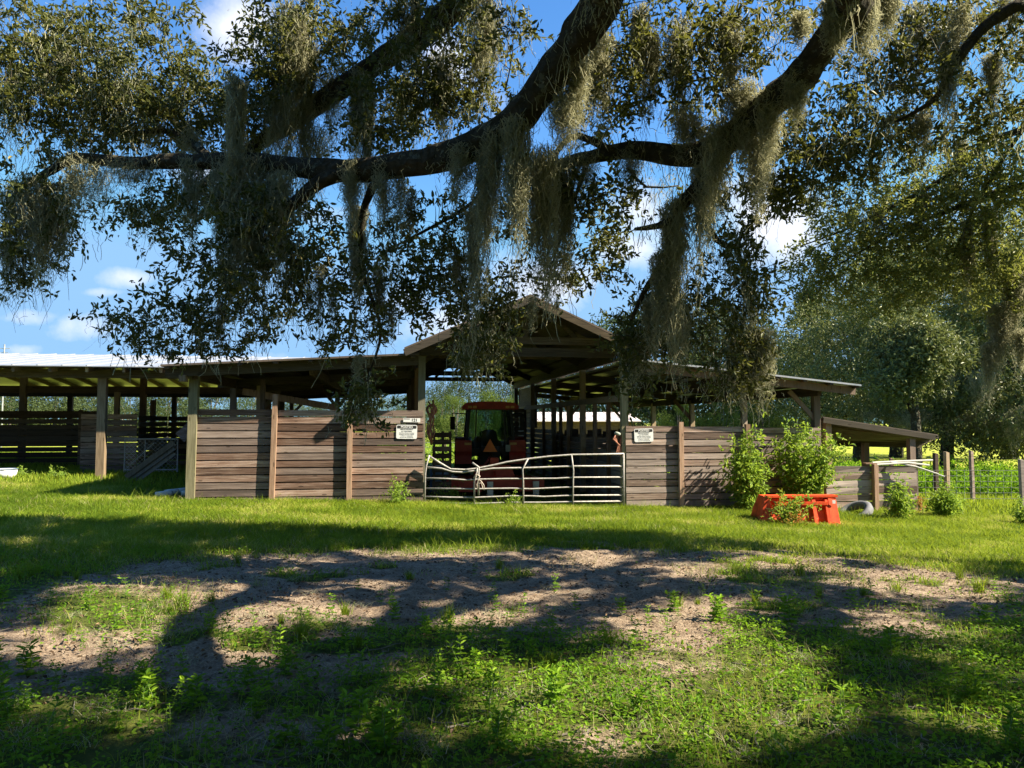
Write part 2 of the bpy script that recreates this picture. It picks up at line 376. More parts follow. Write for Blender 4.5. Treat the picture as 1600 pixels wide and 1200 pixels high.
# ------------------------------------------------------------ foliage generators
def unit(v): return v / np.maximum(np.linalg.norm(v, axis=-1, keepdims=True), 1e-9)
def rdir(n, bias=(0, 0, 0), k=1.): return unit(unit(RNG.normal(size=(n, 3))) * k + np.array(bias))
def leaf_arrays(pos, d, L, W, nbias=(0, 0, .6), fold=.18):
    n = len(pos); nb = rdir(n, nbias); s = unit(np.cross(d, nb)); u = np.cross(s, d)
    L = np.broadcast_to(L, n)[:, None]; W = np.broadcast_to(W, n)[:, None] / 2
    V = np.stack([pos, pos + d * L * .32 + s * W * .9 + u * W * fold * 2, pos + d * L * .72 + s * W * .75 + u * W * fold * 1.5, pos + d * L - u * L * .08,
                  pos + d * L * .72 - s * W * .75 + u * W * fold * 1.5, pos + d * L * .32 - s * W * .9 + u * W * fold * 2], 1).reshape(-1, 3)
    b = np.arange(n)[:, None] * 6
    Fc = np.concatenate([b + np.array([[0, 1, 2, 3]]), b + np.array([[0, 3, 4, 5]])], 0)
    return V, Fc
def clusters(cen, per, length, L, ddir=None, spread=.6, rvar=None):
    """leafy twigs: per leaves along a short twig from each centre"""
    n = len(cen); dd = rdir(n, (0, 0, -.15)) if ddir is None else ddir
    u = RNG.random((n, per)); pos = cen[:, None] + dd[:, None] * (u[..., None] * length)
    d = unit(dd[:, None] * .6 + unit(RNG.normal(size=(n, per, 3))) * (1 + spread * 0) )
    pos = pos + unit(RNG.normal(size=(n, per, 3))) * (.25 * length) * RNG.random((n, per, 1))
    rr = np.clip((RNG.random(n) if rvar is None else rvar)[:, None] * .5 + RNG.random((n, per)) * .5, 0, 1)
    Lr = L * (.65 + .6 * RNG.random(n * per))
    V, Fc = leaf_arrays(pos.reshape(-1, 3), d.reshape(-1, 3), Lr, Lr * .42)
    return V, Fc, np.repeat(rr.ravel(), 6)
def ell(n, c, r, shell=0.):
    p = unit(RNG.normal(size=(n, 3))) * (shell + (1 - shell) * RNG.random((n, 1))) ** (1 / 2.2)
    return np.array(c) + p * np.array(r)
def polyline(pts, step=.15, wob=.0, seed=0):
    """smooth a list of (Vector, radius) into dense points"""
    P = np.array([list(p) + [r] for p, r in pts], float); n = len(P)
    outp = []
    for i in range(n - 1):
        p0, p1, p2, p3 = P[max(i - 1, 0)], P[i], P[i + 1], P[min(i + 2, n - 1)]
        m = max(2, int(np.linalg.norm((p2 - p1)[:3]) / step))
        for k in range(m):
            t = k / m
            outp.append(.5 * ((2 * p1) + (-p0 + p2) * t + (2 * p0 - 5 * p1 + 4 * p2 - p3) * t * t + (-p0 + 3 * p1 - 3 * p2 + p3) * t ** 3))
    outp.append(P[-1]); A = np.array(outp)
    rs = np.random.default_rng(seed)
    if wob:
        j = rs.normal(size=(len(A), 3)) ; j = (j + np.roll(j, 1, 0) + np.roll(j, 2, 0)) / 3
        A[1:-1, :3] += j[1:-1] * wob * np.minimum(1, A[1:-1, 3:4] * 10)
        A[:, 3] *= 1 + .16 * (rs.random(len(A)) - .5)
    A[:, 3] = np.maximum(A[:, 3], .003)
    return A
def twig_net(skel, targets, r0=.011):
    """join every target to the nearest wood, nearest first, adding midpoints as new wood; returns tubes"""
    sk = skel.copy(); d = np.linalg.norm(targets[:, None] - sk[None, ::3], axis=-1).min(1)
    mb_v = []; mb_f = []; nb = 0
    SK = np.zeros((len(sk) + len(targets) * 4, 3)); SK[:len(sk)] = sk; m = len(sk)
    for i in np.argsort(d):
        p = targets[i]; dd = ((SK[:m] - p) ** 2).sum(1); j = int(dd.argmin()); q = SK[j]; L = math.sqrt(dd[j])
        if L < .03: continue
        side = RNG.normal(size=3) * L * .10; pts = []
        for t in (0, .3, .6, 1.):
            b = q + (p - q) * t + side * math.sin(math.pi * t) + np.array([0, 0, .12 * L * math.sin(math.pi * t)])
            pts.append(b)
        SK[m:m + 3] = pts[1:]; m += 3
        ra = min(.004 + .010 * L, r0 * 1.6)
        dr = unit((p - q)[None])[0]; a = unit(np.cross(dr, [.3, .5, .81])[None])[0]; b2 = np.cross(dr, a)
        for k, c in enumerate(pts):
            r = ra * (1 - .25 * k)
            for ang in (0, 2.094, 4.189): mb_v.append(c + (a * math.cos(ang) + b2 * math.sin(ang)) * r)
        for k in range(3):
            for s in range(3): mb_f.append((nb + k * 3 + s, nb + k * 3 + (s + 1) % 3, nb + k * 3 + 3 + (s + 1) % 3, nb + k * 3 + 3 + s))
        nb += 12
    return np.array(mb_v), np.array(mb_f)
def moss_clump(top, length, width, n, parent, seed, depth=None):
    """one beard of hanging moss: wavy hair-thin strands tapering to a tail"""
    rs = np.random.default_rng(seed); S = 9
    depth = depth or width
    r = rs.random(n) ** .5; a = rs.random(n) * 6.283
    ox = np.cos(a) * r * width / 2; oy = np.sin(a) * r * depth / 2
    sub = rs.random((7, 2)) - .5; which = rs.integers(0, 7, n)
    ln = length * (1 - .75 * r * rs.random(n)) * (.35 + .65 * rs.random(n)) * (.5 + .8 * rs.random(7)[which])
    st = rs.random(n) * length * .35 * (rs.random(n) < .6)
    t = np.linspace(0, 1, S)[None]
    taper = 1 - .72 * t ** .8
    gx = sub[which, 0][:, None] * width * .5 * t; gy = sub[which, 1][:, None] * depth * .5 * t
    ph = rs.random((n, 4)) * 6.283; am = .018 + .03 * rs.random((n, 1))
    x = top[0] + ox[:, None] * taper + gx + am * np.sin(t * 17 * (.6 + ph[:, :1] / 6) + ph[:, :1]) + rs.normal(size=(n, S)) * .013
    y = top[1] + oy[:, None] * taper + gy + am * np.sin(t * 15 * (.6 + ph[:, 1:2] / 6) + ph[:, 1:2]) + rs.normal(size=(n, S)) * .013
    z = top[2] + .05 - st[:, None] - ln[:, None] * t - 1.3 * (ox ** 2 / max(width, .01))[:, None]
    P = np.stack([x, y, z], -1)
    wd = (.0042 * (1 - .6 * t))[..., None]; th = rs.random(n) * 3.14
    sd = np.stack([np.cos(th), np.sin(th), 0 * th], -1)[:, None] * wd
    V = np.stack([P - sd, P + sd], 2).reshape(-1, 3)
    b = (np.arange(n) * S * 2)[:, None, None] + (np.arange(S - 1) * 2)[None, :, None]
    Fc = (b + np.array([0, 1, 3, 2])).reshape(-1, 4)
    # short curls that make the beard fuzzy
    m = n * 5; ii = rs.integers(0, n, m); jj = rs.integers(0, S - 1, m)
    c = P[ii, jj] + (P[ii, np.minimum(jj + 1, S - 1)] - P[ii, jj]) * rs.random((m, 1)); d = unit(rs.normal(size=(m, 3)) + np.array([0, 0, -.35])) * (.03 + .075 * rs.random((m, 1)))
    k = unit(rs.normal(size=(m, 3))) * .0026; e = unit(rs.normal(size=(m, 3))) * .028
    V2 = np.stack([c - k, c + k, c + d * .5 + e + k, c + d * .5 + e - k, c + d + k * .4, c + d - k * .4], 1).reshape(-1, 3)
    b2 = np.arange(m)[:, None] * 6
    F2 = np.concatenate([b2 + np.array([[0, 1, 2, 3]]), b2 + np.array([[3, 2, 4, 5]])]) + len(V)
    rn = np.concatenate([np.repeat(rs.random(n), S * 2), np.repeat(rs.random(m), 6)])
    return np_mesh('moss', np.concatenate([V, V2]), np.concatenate([Fc, F2]), rn, M['moss'], parent)
def blades(name, pos, h, wd, lean, rnd, mat, **kw):
    n = len(pos); a = RNG.random(n) * 6.283; s = np.stack([np.cos(a), np.sin(a), 0 * a], -1) * np.broadcast_to(wd, n)[:, None] / 2
    l = RNG.random(n) * 6.283; ld = np.stack([np.cos(l), np.sin(l), 0 * l], -1) * (np.broadcast_to(lean, n) * RNG.random(n) * h)[:, None]
    up = np.zeros((n, 3)); up[:, 2] = h
    V = np.stack([pos - s, pos + s, pos + up * .55 + ld * .3 + s * .75, pos + up * .55 + ld * .3 - s * .75, pos + up + ld], 1).reshape(-1, 3)
    b = np.arange(n)[:, None] * 5
    Fc = np.concatenate([b + np.array([[0, 1, 2]]), b + np.array([[0, 2, 3]]), b + np.array([[3, 2, 4]])])
    return np_mesh(name, V, Fc, np.repeat(rnd, 5), mat, **kw)
# ------------------------------------------------------------ the barn: its own frame, t along the front, s into the depth
YAW = R(9); OX, OY = -6.33, 15.1; cY, sY = math.cos(YAW), math.sin(YAW)
def BW(t, s, z=0.): return Vector((OX + t * cY - s * sY, OY + t * sY + s * cY, z))
def tl(px, py, s=0.):
    """(t, z) where the sight line of a pixel meets the plane at depth s of the barn"""
    d = at(px, py, 10.) - Vector((0, 0, CAMZ)); n = Vector((-sY, cY, 0)); o = Vector((OX, OY, 0))
    k = (o.dot(n) + s - 0) / d.dot(n); p = Vector((0, 0, CAMZ)) + d * k - o
    return p.x * cY + p.y * sY, p.z
def gB(t, s): p = BW(t, s); return g1(p.x, p.y)
T1, T2, T3 = 4.52, 8.89, 13.45
def boards_t(mb, t0, t1, s, z0, n, h=.14, gap=.012, th=.03, warp=.004, skip=(), split=None):
    for i in range(n):
        if i in skip: continue
        z = z0 + i * (h + gap); a, b = t0 + random.uniform(-.006, .006), t1 + random.uniform(-.006, .006)
        cuts = [a, b] if not split else [a] + [c for c in split if a < c < b] + [b]
        for k in range(len(cuts) - 1):
            o = random.uniform(-warp, warp); e = random.uniform(-warp, warp); p, q = cuts[k] + (.003 if k else 0), cuts[k + 1]
            mb.hexa([(p, s + o, z), (q, s + e, z), (q, s + e + th, z), (p, s + o + th, z)],
                    [(p, s - o, z + h + o), (q, s - e, z + h + e), (q, s - e + th, z + h + e), (p, s - o + th, z + h + o)])
    return mb
def boards_s(mb, s0, s1, t, z0, n, h=.14, gap=.03, th=.03, skip=()):
    for i in range(n):
        if i in skip: continue
        z = z0 + i * (h + gap); mb.box(t, t + th, s0, s1, z, z + h + random.uniform(-.006, .006))
    return mb
barn = tag(empty('pole_barn', (OX, OY, 0), YAW), 'open weathered wooden pole barn with gabled middle bay and two shed-roofed wings', 'barn')
# front walls, one panel per bay
def zroofL(t): return 2.69 + (t + .49) * (2.99 - 2.69) / 5.0
def zroofR(t): return 2.93 - (t - 9.0) * (2.93 - 2.40) / 5.4
def zgab(t): return 4.22 - abs(t - 6.7) * .445
random.seed(3)
for (a, b, s, top) in ((.04, 1.46, 0, 1.885), (1.54, 2.98, 0, 1.875), (3.06, 4.50, 0, 1.87)):
    boards_t(MB(), a - .035, b + .035, s, top - 13 * .1475, 13, .123, .0245).build('board_wall', M['board'], barn)
for (a, b, top) in ((8.95, 10.13, 1.545), (10.19, 11.70, 1.53), (11.74, 13.5, 1.50)):
    boards_t(MB(), a - .025, b + .025, 0, top - 13 * .1475, 13, .124, .0235).build('board_wall', M['board_grey'], barn)
def post(t, s, z0, z1, w=.14, d=None, mat='post', name='post', lean=0.):
    d = d or w; m = MB(); m.hexa([(t - w / 2, s - d / 2, z0), (t + w / 2, s - d / 2, z0), (t + w / 2, s + d / 2, z0), (t - w / 2, s + d / 2, z0)],
                           [(t - w / 2 + lean, s - d / 2, z1), (t + w / 2 + lean, s - d / 2, z1), (t + w / 2 + lean, s + d / 2, z1), (t - w / 2 + lean, s + d / 2, z1)])
    return m.build(name, M[mat], barn)
post(-.06, .02, gB(0, 0) - .3, 2.52, .17, mat='post_green', lean=.03)
post(1.50, -.045, gB(1.5, 0) - .3, 2.17, .10, .10, 'post_brown', lean=.05)
post(3.03, -.045, gB(3, 0) - .3, 2.10, .10, .10, 'post_brown')
post(T1 - .02, .105, gB(4.5, 0) - .3, 3.19, .15, mat='post_green')
post(T2 + .03, .105, gB(8.9, 0) - .3, 3.19, .15, mat='post_green')
post(10.16, -.045, gB(10.1, 0) - .3, 1.61, .10, .10, 'post_brown')
post(11.72, -.045, gB(11.7, 0) - .3, 1.56, .10, .10, 'post_brown')
post(T3 + .03, .12, gB(13.5, 0) - .3, 2.32, .15, mat='post_brown')
SS = (3.65, 7.3, 10.95, 14.6)
for s in SS:
    for t, z in ((0, 2.5), (2.26, 2.66), (T1, 3.2), (T2, 3.2), (11.2, 2.55), (T3, 2.32)):
        if t in (2.26, 11.2) and s not in (7.3, 14.6): continue
        post(t, s, gB(t, s) - .3, z, .14, mat='post_brown' if t < 5 else 'post')
# front beams (rake rafters) and eave beams running into the depth
m = MB(); m.beam((-.52, -.22, zroofL(-.49) - .115), (T1 - .1, -.22, zroofL(T1) - .115), .045, .19); m.build('rake_beam', M['beam'], barn)
m = MB(); m.beam((T2 + .12, -.22, zroofR(9.1) - .11), (T3 + .8, -.22, zroofR(14.2) - .11), .045, .17); m.build('rake_beam', M['post_brown'], barn)
for t, z, w, h in ((0, 2.55, .1, .2), (T1 + .02, 3.1, .12, .22), (T2 - .02, 3.1, .12, .22), (T3, 2.30, .1, .2), (11.2, 2.52, .1, .2), (2.26, 2.66, .1, .18)):
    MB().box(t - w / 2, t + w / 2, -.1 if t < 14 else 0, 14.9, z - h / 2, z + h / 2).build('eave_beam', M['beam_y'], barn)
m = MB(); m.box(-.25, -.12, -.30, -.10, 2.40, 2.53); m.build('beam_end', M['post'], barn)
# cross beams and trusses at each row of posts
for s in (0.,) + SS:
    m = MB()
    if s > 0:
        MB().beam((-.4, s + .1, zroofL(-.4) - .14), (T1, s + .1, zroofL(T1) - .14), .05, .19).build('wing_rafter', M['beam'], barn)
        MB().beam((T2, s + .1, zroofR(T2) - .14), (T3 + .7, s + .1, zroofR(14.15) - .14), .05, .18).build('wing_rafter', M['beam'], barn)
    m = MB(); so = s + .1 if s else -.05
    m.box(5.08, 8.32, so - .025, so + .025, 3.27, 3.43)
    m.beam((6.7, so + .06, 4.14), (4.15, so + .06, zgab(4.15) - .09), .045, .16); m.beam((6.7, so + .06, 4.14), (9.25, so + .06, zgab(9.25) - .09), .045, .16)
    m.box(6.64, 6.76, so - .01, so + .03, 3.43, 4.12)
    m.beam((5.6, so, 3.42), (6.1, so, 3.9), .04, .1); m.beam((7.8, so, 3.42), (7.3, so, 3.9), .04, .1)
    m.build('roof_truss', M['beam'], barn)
m = MB(); m.box(T1 - .08, T2 + .1, -.12, -.075, 3.0, 3.19); m.build('header_beam', M['beam'], barn)
# roofs: sheet metal on purlins
def roof_sheet(name, t0, z0, t1, z1, s0, s1, mat='roof', rib=.6):
    m = MB(); th = .018
    m.hexa([(t0, s0, z0), (t1, s0, z1), (t1, s1, z1), (t0, s1, z0)], [(t0, s0, z0 + th), (t1, s0, z1 + th), (t1, s1, z1 + th), (t0, s1, z0 + th)])
    s = s0 + .02
    while s < s1: m.beam((t0, s, z0 + th + .01), (t1, s, z1 + th + .01), .03, .02); s += rib
    return m.build(name, M[mat], barn)
roof_sheet('roof_panel', -.56, zroofL(-.56), T1 - .1, zroofL(T1 - .1), -.42, 15.0, 'roof_dark')
roof_sheet('roof_panel', T2 + .1, zroofR(T2 + .1), 14.28, zroofR(14.28), -.42, 15.0)
roof_sheet('roof_panel', 4.12, zgab(4.12), 6.7, 4.22, -.62, 15.1, 'roof_dark')
roof_sheet('roof_panel', 6.7, 4.22, 9.28, zgab(9.28), -.62, 15.1, 'roof_dark')
def purlins(t0, t1, zf, n, s0=-.4, s1=15.0):
    for i in range(n):
        t = t0 + (t1 - t0) * i / (n - 1); z = zf(t) - .025; MB().box(t - .045, t + .045, s0, s1, z - .022, z + .018).build('purlin', M['beam_y'], barn)
purlins(-.45, 4.3, zroofL, 8); purlins(T2 + .25, 14.2, zroofR, 9); purlins(4.2, 6.62, zgab, 5, -.58, 15); purlins(6.78, 9.2, zgab, 5, -.58, 15)
# fascia on the gable rakes
for a, b in ((4.12, 6.7), (6.7, 9.28)):
    MB().beam((a, -.60, zgab(a) - .07), (b, -.60, zgab(b) - .07), .035, .14).build('rake_board', M['beam'], barn)
# knee braces
for t, s, dt in ((T3, .12, -.62), (T3, 7.3, -.6), (11.2, 7.3, .55), (11.2, 7.3, -.55), (11.2, 14.6, .5), (11.2, 14.6, -.5), (T3, 14.6, -.6), (0, 7.3, .6), (2.26, 7.3, .5), (2.26, 7.3, -.5), (0, 14.6, .6), (2.26, 14.6, .5)):
    zt = (zroofL(t) if t < 5 else zroofR(t)) - .2
    MB().beam((t, s, zt - .62), (t + dt, s, zt + (.02 if t < 5 else -dt * .04)), .05, .10).build('knee_brace', M['post_brown'], barn)
# partitions between the middle bay and the right wing, stall walls, back walls
boards_s(MB(), .3, 3.6, T2 + .06, -.25, 8, .14, .012).build('stall_wall', M['board_y'], barn)
boards_s(MB(), 3.7, 7.25, T2 + .06, -.3, 9, .14, .03).build('stall_wall', M['board_y'], barn)
boards_s(MB(), 7.35, 10.9, T2 + .06, -.3, 10, .14, .03).build('stall_wall', M['board_y'], barn)
boards_s(MB(), 11.0, 14.6, T2 + .06, -.3, 14, .14, .05).build('stall_wall', M['board_y'], barn)
MB().box(T2 - .12, T2 - .07, .2, 14.7, 2.06, 2.2).build('partition_rail', M['post'], barn)
for s, z in ((1.3, 2.1), (2.5, 2.1), (5.4, 2.1), (6.4, 2.1), (9, 2.1), (12.6, 2.1)):
    post(T2 + .02, s, gB(9, s), z, .09, mat='post_brown', name='stud')
for (a, b, s, z0, n, gap) in ((9.0, 13.4, 7.4, -.3, 10, .015), (9.0, 13.4, 14.7, -.35, 8, .05), (.1, 4.4, 14.7, -.3, 11, .03), (.1, 2.3, 7.4, -.2, 11, .015)):
    boards_t(MB(), a, b, s, z0, n, .14, gap).build('stall_wall', M['board_grey'], barn)
boards_s(MB(), .2, 14.5, T3 - .08, -.4, 12, .14, .01).build('stall_wall', M['board_y'], barn)
boards_s(MB(), 3.6, 14.5, T1 - .04, -.2, 11, .14, .02).build('stall_wall', M['board_y'], barn)
boards_s(MB(), .12, 14.5, -.04, -.1, 11, .14, .02).build('stall_wall', M['board_y'], barn)
# fallen boards and a slanting brace under the left wing roof
MB().beam((.3, 3.2, 2.35), (2.6, 3.3, 1.95), .05, .16).build('loft_board', M['post_brown'], barn); MB().beam((.5, 5.2, 2.3), (2.1, 5.2, 2.05), .05, .14).build('loft_board', M['post_brown'], barn); MB().beam((.9, 2.4, 1.9), (.9, 2.4, 2.6), .1, .1, (0, 1, 0)).build('loft_post', M['post_brown'], barn)
boards_t(MB(), 7.9, 8.8, 12, .1, 12, .14, .03).build('stall_wall', M['board_grey'], barn)
m = MB(); m.box(9.0, 9.06, 10.9, 14.6, 1.4, 2.95, .3); m.build('upper_panel', M['board_y'], barn)
m = MB()
for k in range(14): m.box(9.0 + .25 * k, 9.0 + .25 * k + .2, 7.36, 7.39, 1.15, 1.32 + .04 * (k % 3))
m.build('stall_front', M['dark_wood'], barn)

# ------------------------------------------------------------ the long shed behind on the left
shed = tag(empty('long_shed', (OX, OY, 0), YAW), 'long open-sided cattle shed with pale metal roof behind the left end of the barn', 'shed')
SF, SR, SB = 4.6, 10.6, 16.6
def shpart(m, name, mat): return m.build(name, M[mat], shed)
L0, L1 = -14.5, 3.4
# front roof slope, back slope
m = MB(); th = .02
m.hexa([(L0, SF - .55, 2.97), (L1, SF - .55, 2.97), (L1, SR, 3.80), (L0, SR, 3.80)], [(L0, SF - .55, 2.99), (L1, SF - .55, 2.99), (L1, SR, 3.82), (L0, SR, 3.82)])
for k in range(32): m.beam((L0 + .3 + k * .56, SF - .55, 3.0), (L0 + .3 + k * .56, SR, 3.83), .03, .02)
shpart(m, 'roof_panel', 'roof')
m = MB(); m.hexa([(L0, SR, 3.80), (L1, SR, 3.80), (L1, SB + .5, 3.0), (L0, SB + .5, 3.0)], [(L0, SR, 3.82), (L1, SR, 3.82), (L1, SB + .5, 3.02), (L0, SB + .5, 3.02)])
shpart(m, 'roof_panel', 'roof')
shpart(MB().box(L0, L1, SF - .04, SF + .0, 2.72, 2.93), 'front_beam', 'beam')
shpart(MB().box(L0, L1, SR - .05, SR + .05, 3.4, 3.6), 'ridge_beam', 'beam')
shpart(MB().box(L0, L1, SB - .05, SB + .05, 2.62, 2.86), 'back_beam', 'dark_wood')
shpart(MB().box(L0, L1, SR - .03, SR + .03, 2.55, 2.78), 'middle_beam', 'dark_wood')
for k in range(14):
    t = tl(33 + 56.5 * (k - 6), 580, SF)[0] if True else 0
    if not (L0 < t < L1): continue
    m = MB(); m.beam((t, SF - .42, 2.905), (t, SR, 3.72), .045, .13); m.beam((t, SR, 3.72), (t, SB + .3, 2.96), .045, .13)
    m.box(t - .035, t + .035, SF - .43, SF - .41, 2.85, 2.97); shpart(m, 'rafter', 'post')
for k in range(7):
    s = SF + k; z = 2.97 + (s - SF + .55) / (SR - SF + .55) * .83 - .03; shpart(MB().box(L0, L1, s - .04, s + .04, z - .02, z + .02), 'purlin', 'beam')
for px in (-95, 155):
    t = tl(px, 740, SF)[0]; m = MB(); zg = gB(t, SF); m.box(t - .1, t + .1, SF + .01, SF + .17, zg - .3, 2.92); shpart(m, 'post', 'post')
shpart(MB().box(tl(405, 740, SF)[0] - .1, tl(405, 740, SF)[0] + .1, SF + .01, SF + .17, -.3, 2.92), 'post', 'post')
for px in (-155, 34, 222, 418):
    t = tl(px, 700, SR)[0]; shpart(MB().box(t - .09, t + .09, SR - .08, SR + .08, -.4, 3.4), 'post', 'post_brown')
for px in (-50, 108, 271, 440):
    t = tl(px, 700, SB)[0]; shpart(MB().box(t - .09, t + .09, SB - .08, SB + .08, -.5, 2.62), 'post', 'dark_wood')
# board fences inside
t160 = tl(162, 700, 8.6)[0]
m = MB(); boards_t(m, L0, t160, 8.6, -.1, 12, .14, .026, warp=.008); m.box(tl(124, 700, 8.5)[0] - .05, tl(124, 700, 8.5)[0] + .05, 8.5, 8.6, -.2, 1.98); m.box(L0, t160, 8.5, 8.55, 1.84, 1.94)
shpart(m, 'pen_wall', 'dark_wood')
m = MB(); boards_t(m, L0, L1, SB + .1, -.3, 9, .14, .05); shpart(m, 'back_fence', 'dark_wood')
m = MB(); boards_t(m, t160 + .1, t160 + 1.55, 6.6, -.05, 12, .14, .018); shpart(m, 'pen_panel', 'board')
m = MB(); boards_t(m, t160 + 1.6, L1, 9.4, -.1, 11, .14, .035); shpart(m, 'pen_wall', 'board')
m = MB(); boards_s(m, 6.7, 9.4, t160 + 1.55, -.05, 11, .14, .03); boards_s(m, 6.6, 16, -.6, -.1, 10, .14, .03); shpart(m, 'side_pen_wall', 'board_y')
for px, top in ((184, 613), (240, 625)):
    t, z = tl(px, top, 9.3); shpart(MB().box(t - .07, t + .07, 9.2, 9.34, -.2, z), 'pen_post', 'post_brown')

# chain-link kennel panel standing in the pen
kp = tag(empty('chain_link_gate', BW(tl(194, 740, 5.6)[0], 5.6, 0), YAW), 'galvanised chain-link gate panel standing open at the pen beside the sunlit shed post', 'gate')
W_ = tl(277, 740, 5.6)[0] - tl(194, 740, 5.6)[0]; zb, zt_ = tl(194, 738, 5.6)[1], tl(194, 686, 5.6)[1]
m = MB(); m.tube([(0, 0, zb), (0, 0, zt_), (W_, 0, zt_), (W_, 0, zb)], .022, 6); m.tube([(0, 0, zb + .06), (W_, 0, zb + .06)], .018, 6); m.tube([(W_ * .38, 0, zb), (W_ * .38, 0, zt_)], .014, 6); m.tube([(0, 0, zb + .05), (W_ * .55, 0, zt_ - .1)], .012, 6)
m.tube([(W_ + .45, .1, zb - .15), (W_ + .45, .1, zt_ + .02), (W_ + 1.2, .2, zt_ + .02), (W_ + 1.2, .2, zb - .15), (W_ + .45, .1, zb - .12)], .022, 6)
m.build('frame', M['gate'], kp)
m = MB(); q = .11; k = 0
H_ = zt_ - zb
for sgn in (1, -1):
    x = -H_
    while x < W_ + H_:
        a = (x, 0.) if sgn > 0 else (x, H_); b = (x + H_, H_) if sgn > 0 else (x + H_, 0.)
        x0, y0, x1, y1 = a[0], a[1], b[0], b[1]
        u0 = max(0, (0 - x0) / (x1 - x0)); u1 = min(1, (W_ - x0) / (x1 - x0))
        if u1 > u0: m.beam((x0 + (x1 - x0) * u0, 0, zb + y0 + (y1 - y0) * u0), (x0 + (x1 - x0) * u1, 0, zb + y0 + (y1 - y0) * u1), .0035, .0035, (0, 1, 0))
        x += q
m.build('wire_mesh', M['wire'], kp)

# lean-to at the right end
lean = tag(empty('lean_to', (OX, OY, 0), YAW), 'low lean-to pen with sloping metal roof and short pale board wall at the right end', 'shed')
def LP(px, py, s): t, z = tl(px, py, s); return (t, s, z)
a, b, c_, d_ = LP(1286, 653, .1), LP(1466, 681, .1), LP(1425, 694, 1.9), LP(1308, 689, 1.9)
c_ = (c_[0] + .25, c_[1], c_[2]); d_ = (a[0] + .15, d_[1], d_[2])
up = lambda p, h=.03: (p[0], p[1], p[2] + h)
MB().hexa([a, b, c_, d_], [up(a), up(b), up(c_), up(d_)]).build('roof_panel', M['roof_dark'], lean)
lerp = lambda p, q, t: tuple(p[i] + (q[i] - p[i]) * t for i in range(3))
m = MB()
for k in range(5):
    p, q = lerp(a, d_, (k + .15) / 5), lerp(b, c_, (k + .15) / 5); m.beam(up(p, -.035), up(q, -.035), .08, .045)
m.build('purlin', M['beam'], lean)
MB().beam(up(lerp(a, b, .0), -.05), up(lerp(a, b, .97), -.05), .04, .12).build('rake_board', M['beam'], lean)
MB().beam(up(d_, -.05), up(c_, -.05), .05, .1).build('back_beam', M['beam'], lean)
for px, s, zt2 in ((1427, .15, 1.22), (1355, 1.7, 1.15), (1296, .15, 1.6)):
    t = tl(px, 720, s)[0]; MB().box(t - .07, t + .07, s, s + .14, -.7, zt2).build('post', M['post_brown'], lean)
t0 = T3 + .12; tE = tl(1433, 760, -.1)[0]; tM = tl(1365, 760, -.1)[0]
zt1 = tl(1365, 727, -.1)[1]
boards_t(MB(), t0, tE, -.1, zt1 - 7 * .16, 7, .142, .018, warp=.012, split=[tM]).build('board_wall', M['board_grey'], lean)
MB().box(tM - .05, tM + .05, -.22, -.11, -.7, zt1 + .03).build('post', M['post_brown'], lean)
MB().box(tE - .04, tE + .06, -.06, .04, -.7, zt1 - .02).build('post', M['board_grey'], lean)

pp = tag(empty('plastic_pipe_bundle', BW(tM, -.1, zt1), YAW), 'loose white plastic pipes lying along the top of the lean-to wall', 'pipes')
m = MB()
def rel(px, py, s=-.12): t, z = tl(px, py, s); return (t - tM, s + .1, z - zt1)
m.tube([rel(1363, 723), rel(1400, 721), rel(1457, 719)], .022, 7); m.tube([rel(1370, 726, -.2), rel(1420, 723, -.25), rel(1452, 727, -.3)], .022, 7)
m.tube([rel(1392, 722, -.15), rel(1430, 729, -.3), rel(1466, 741, -.5)], .02, 7); m.tube([rel(1405, 724, -.18), rel(1445, 734, -.35), rel(1476, 745, -.55)], .016, 7)
m.build('pipe', M['pipe'], pp)
m = MB(); m.box(rel(1352, 722)[0], rel(1374, 722)[0], -.05, .1, .03, .055); m.build('board_scrap', M['orange' if 0 else 'post_brown'], pp)

# ------------------------------------------------------------ bent tube gate
gate = tag(empty('farm_gate', BW(T1 + .1, -.12, 0), YAW), 'bent galvanised tube gate with sagging rails closing the middle bay', 'gate')
def gpt(p, s=-.12): t, z = tl(p[0], p[1], s); return (t - T1 - .1, s + .12, z)
rails = [[(670, 712), (687, 723), (704, 733), (728, 734), (745, 732), (770, 727), (792, 722), (825, 717), (860, 713), (895, 710.5), (935, 710), (975, 709)],
         [(666, 730), (690, 732), (707, 737), (724, 738), (745, 735), (770, 732), (792, 731.5), (825, 731), (895, 728.5), (975, 728)],
         [(664, 747), (700, 748), (730, 750), (745, 749), (790, 748), (815, 748), (870, 747.5), (895, 746), (975, 745.5)],
         [(664, 763), (740, 764), (800, 763), (830, 764), (870, 762), (895, 761), (975, 761)],
         [(663, 776), (700, 777), (740, 777.5), (800, 775), (830, 775), (850, 776), (895, 774), (975, 773.5)],
         [(663, 786), (740, 787), (800, 785), (850, 785), (895, 784), (975, 783)],
         [(663, 794), (740, 795), (850, 795), (975, 792)]]
for k, r_ in enumerate(rails):
    MB().tube([gpt(p) for p in r_], (.020 if k < 2 else .0165), 8).build('rail', M['gate'], gate, True)
ups = [[(663, 797), (664.5, 740), (666, 728), (671, 711)], [(741, 797), (741, 752), (744, 742), (746, 731)], [(818, 797), (817.5, 752), (816.5, 733), (825, 717)],
       [(895, 796), (895.5, 750), (896, 735), (893, 711)], [(974.5, 796), (974.5, 709)]]
for r_ in ups: MB().tube([gpt(p, -.145) for p in r_], .017, 8).build('upright', M['gate'], gate, True)
MB().tube([gpt(p, -.2) for p in [(748, 774), (747.5, 745), (748, 730), (738, 723)]], .02, 8).build('latch_bar', M['gate'], gate, True)
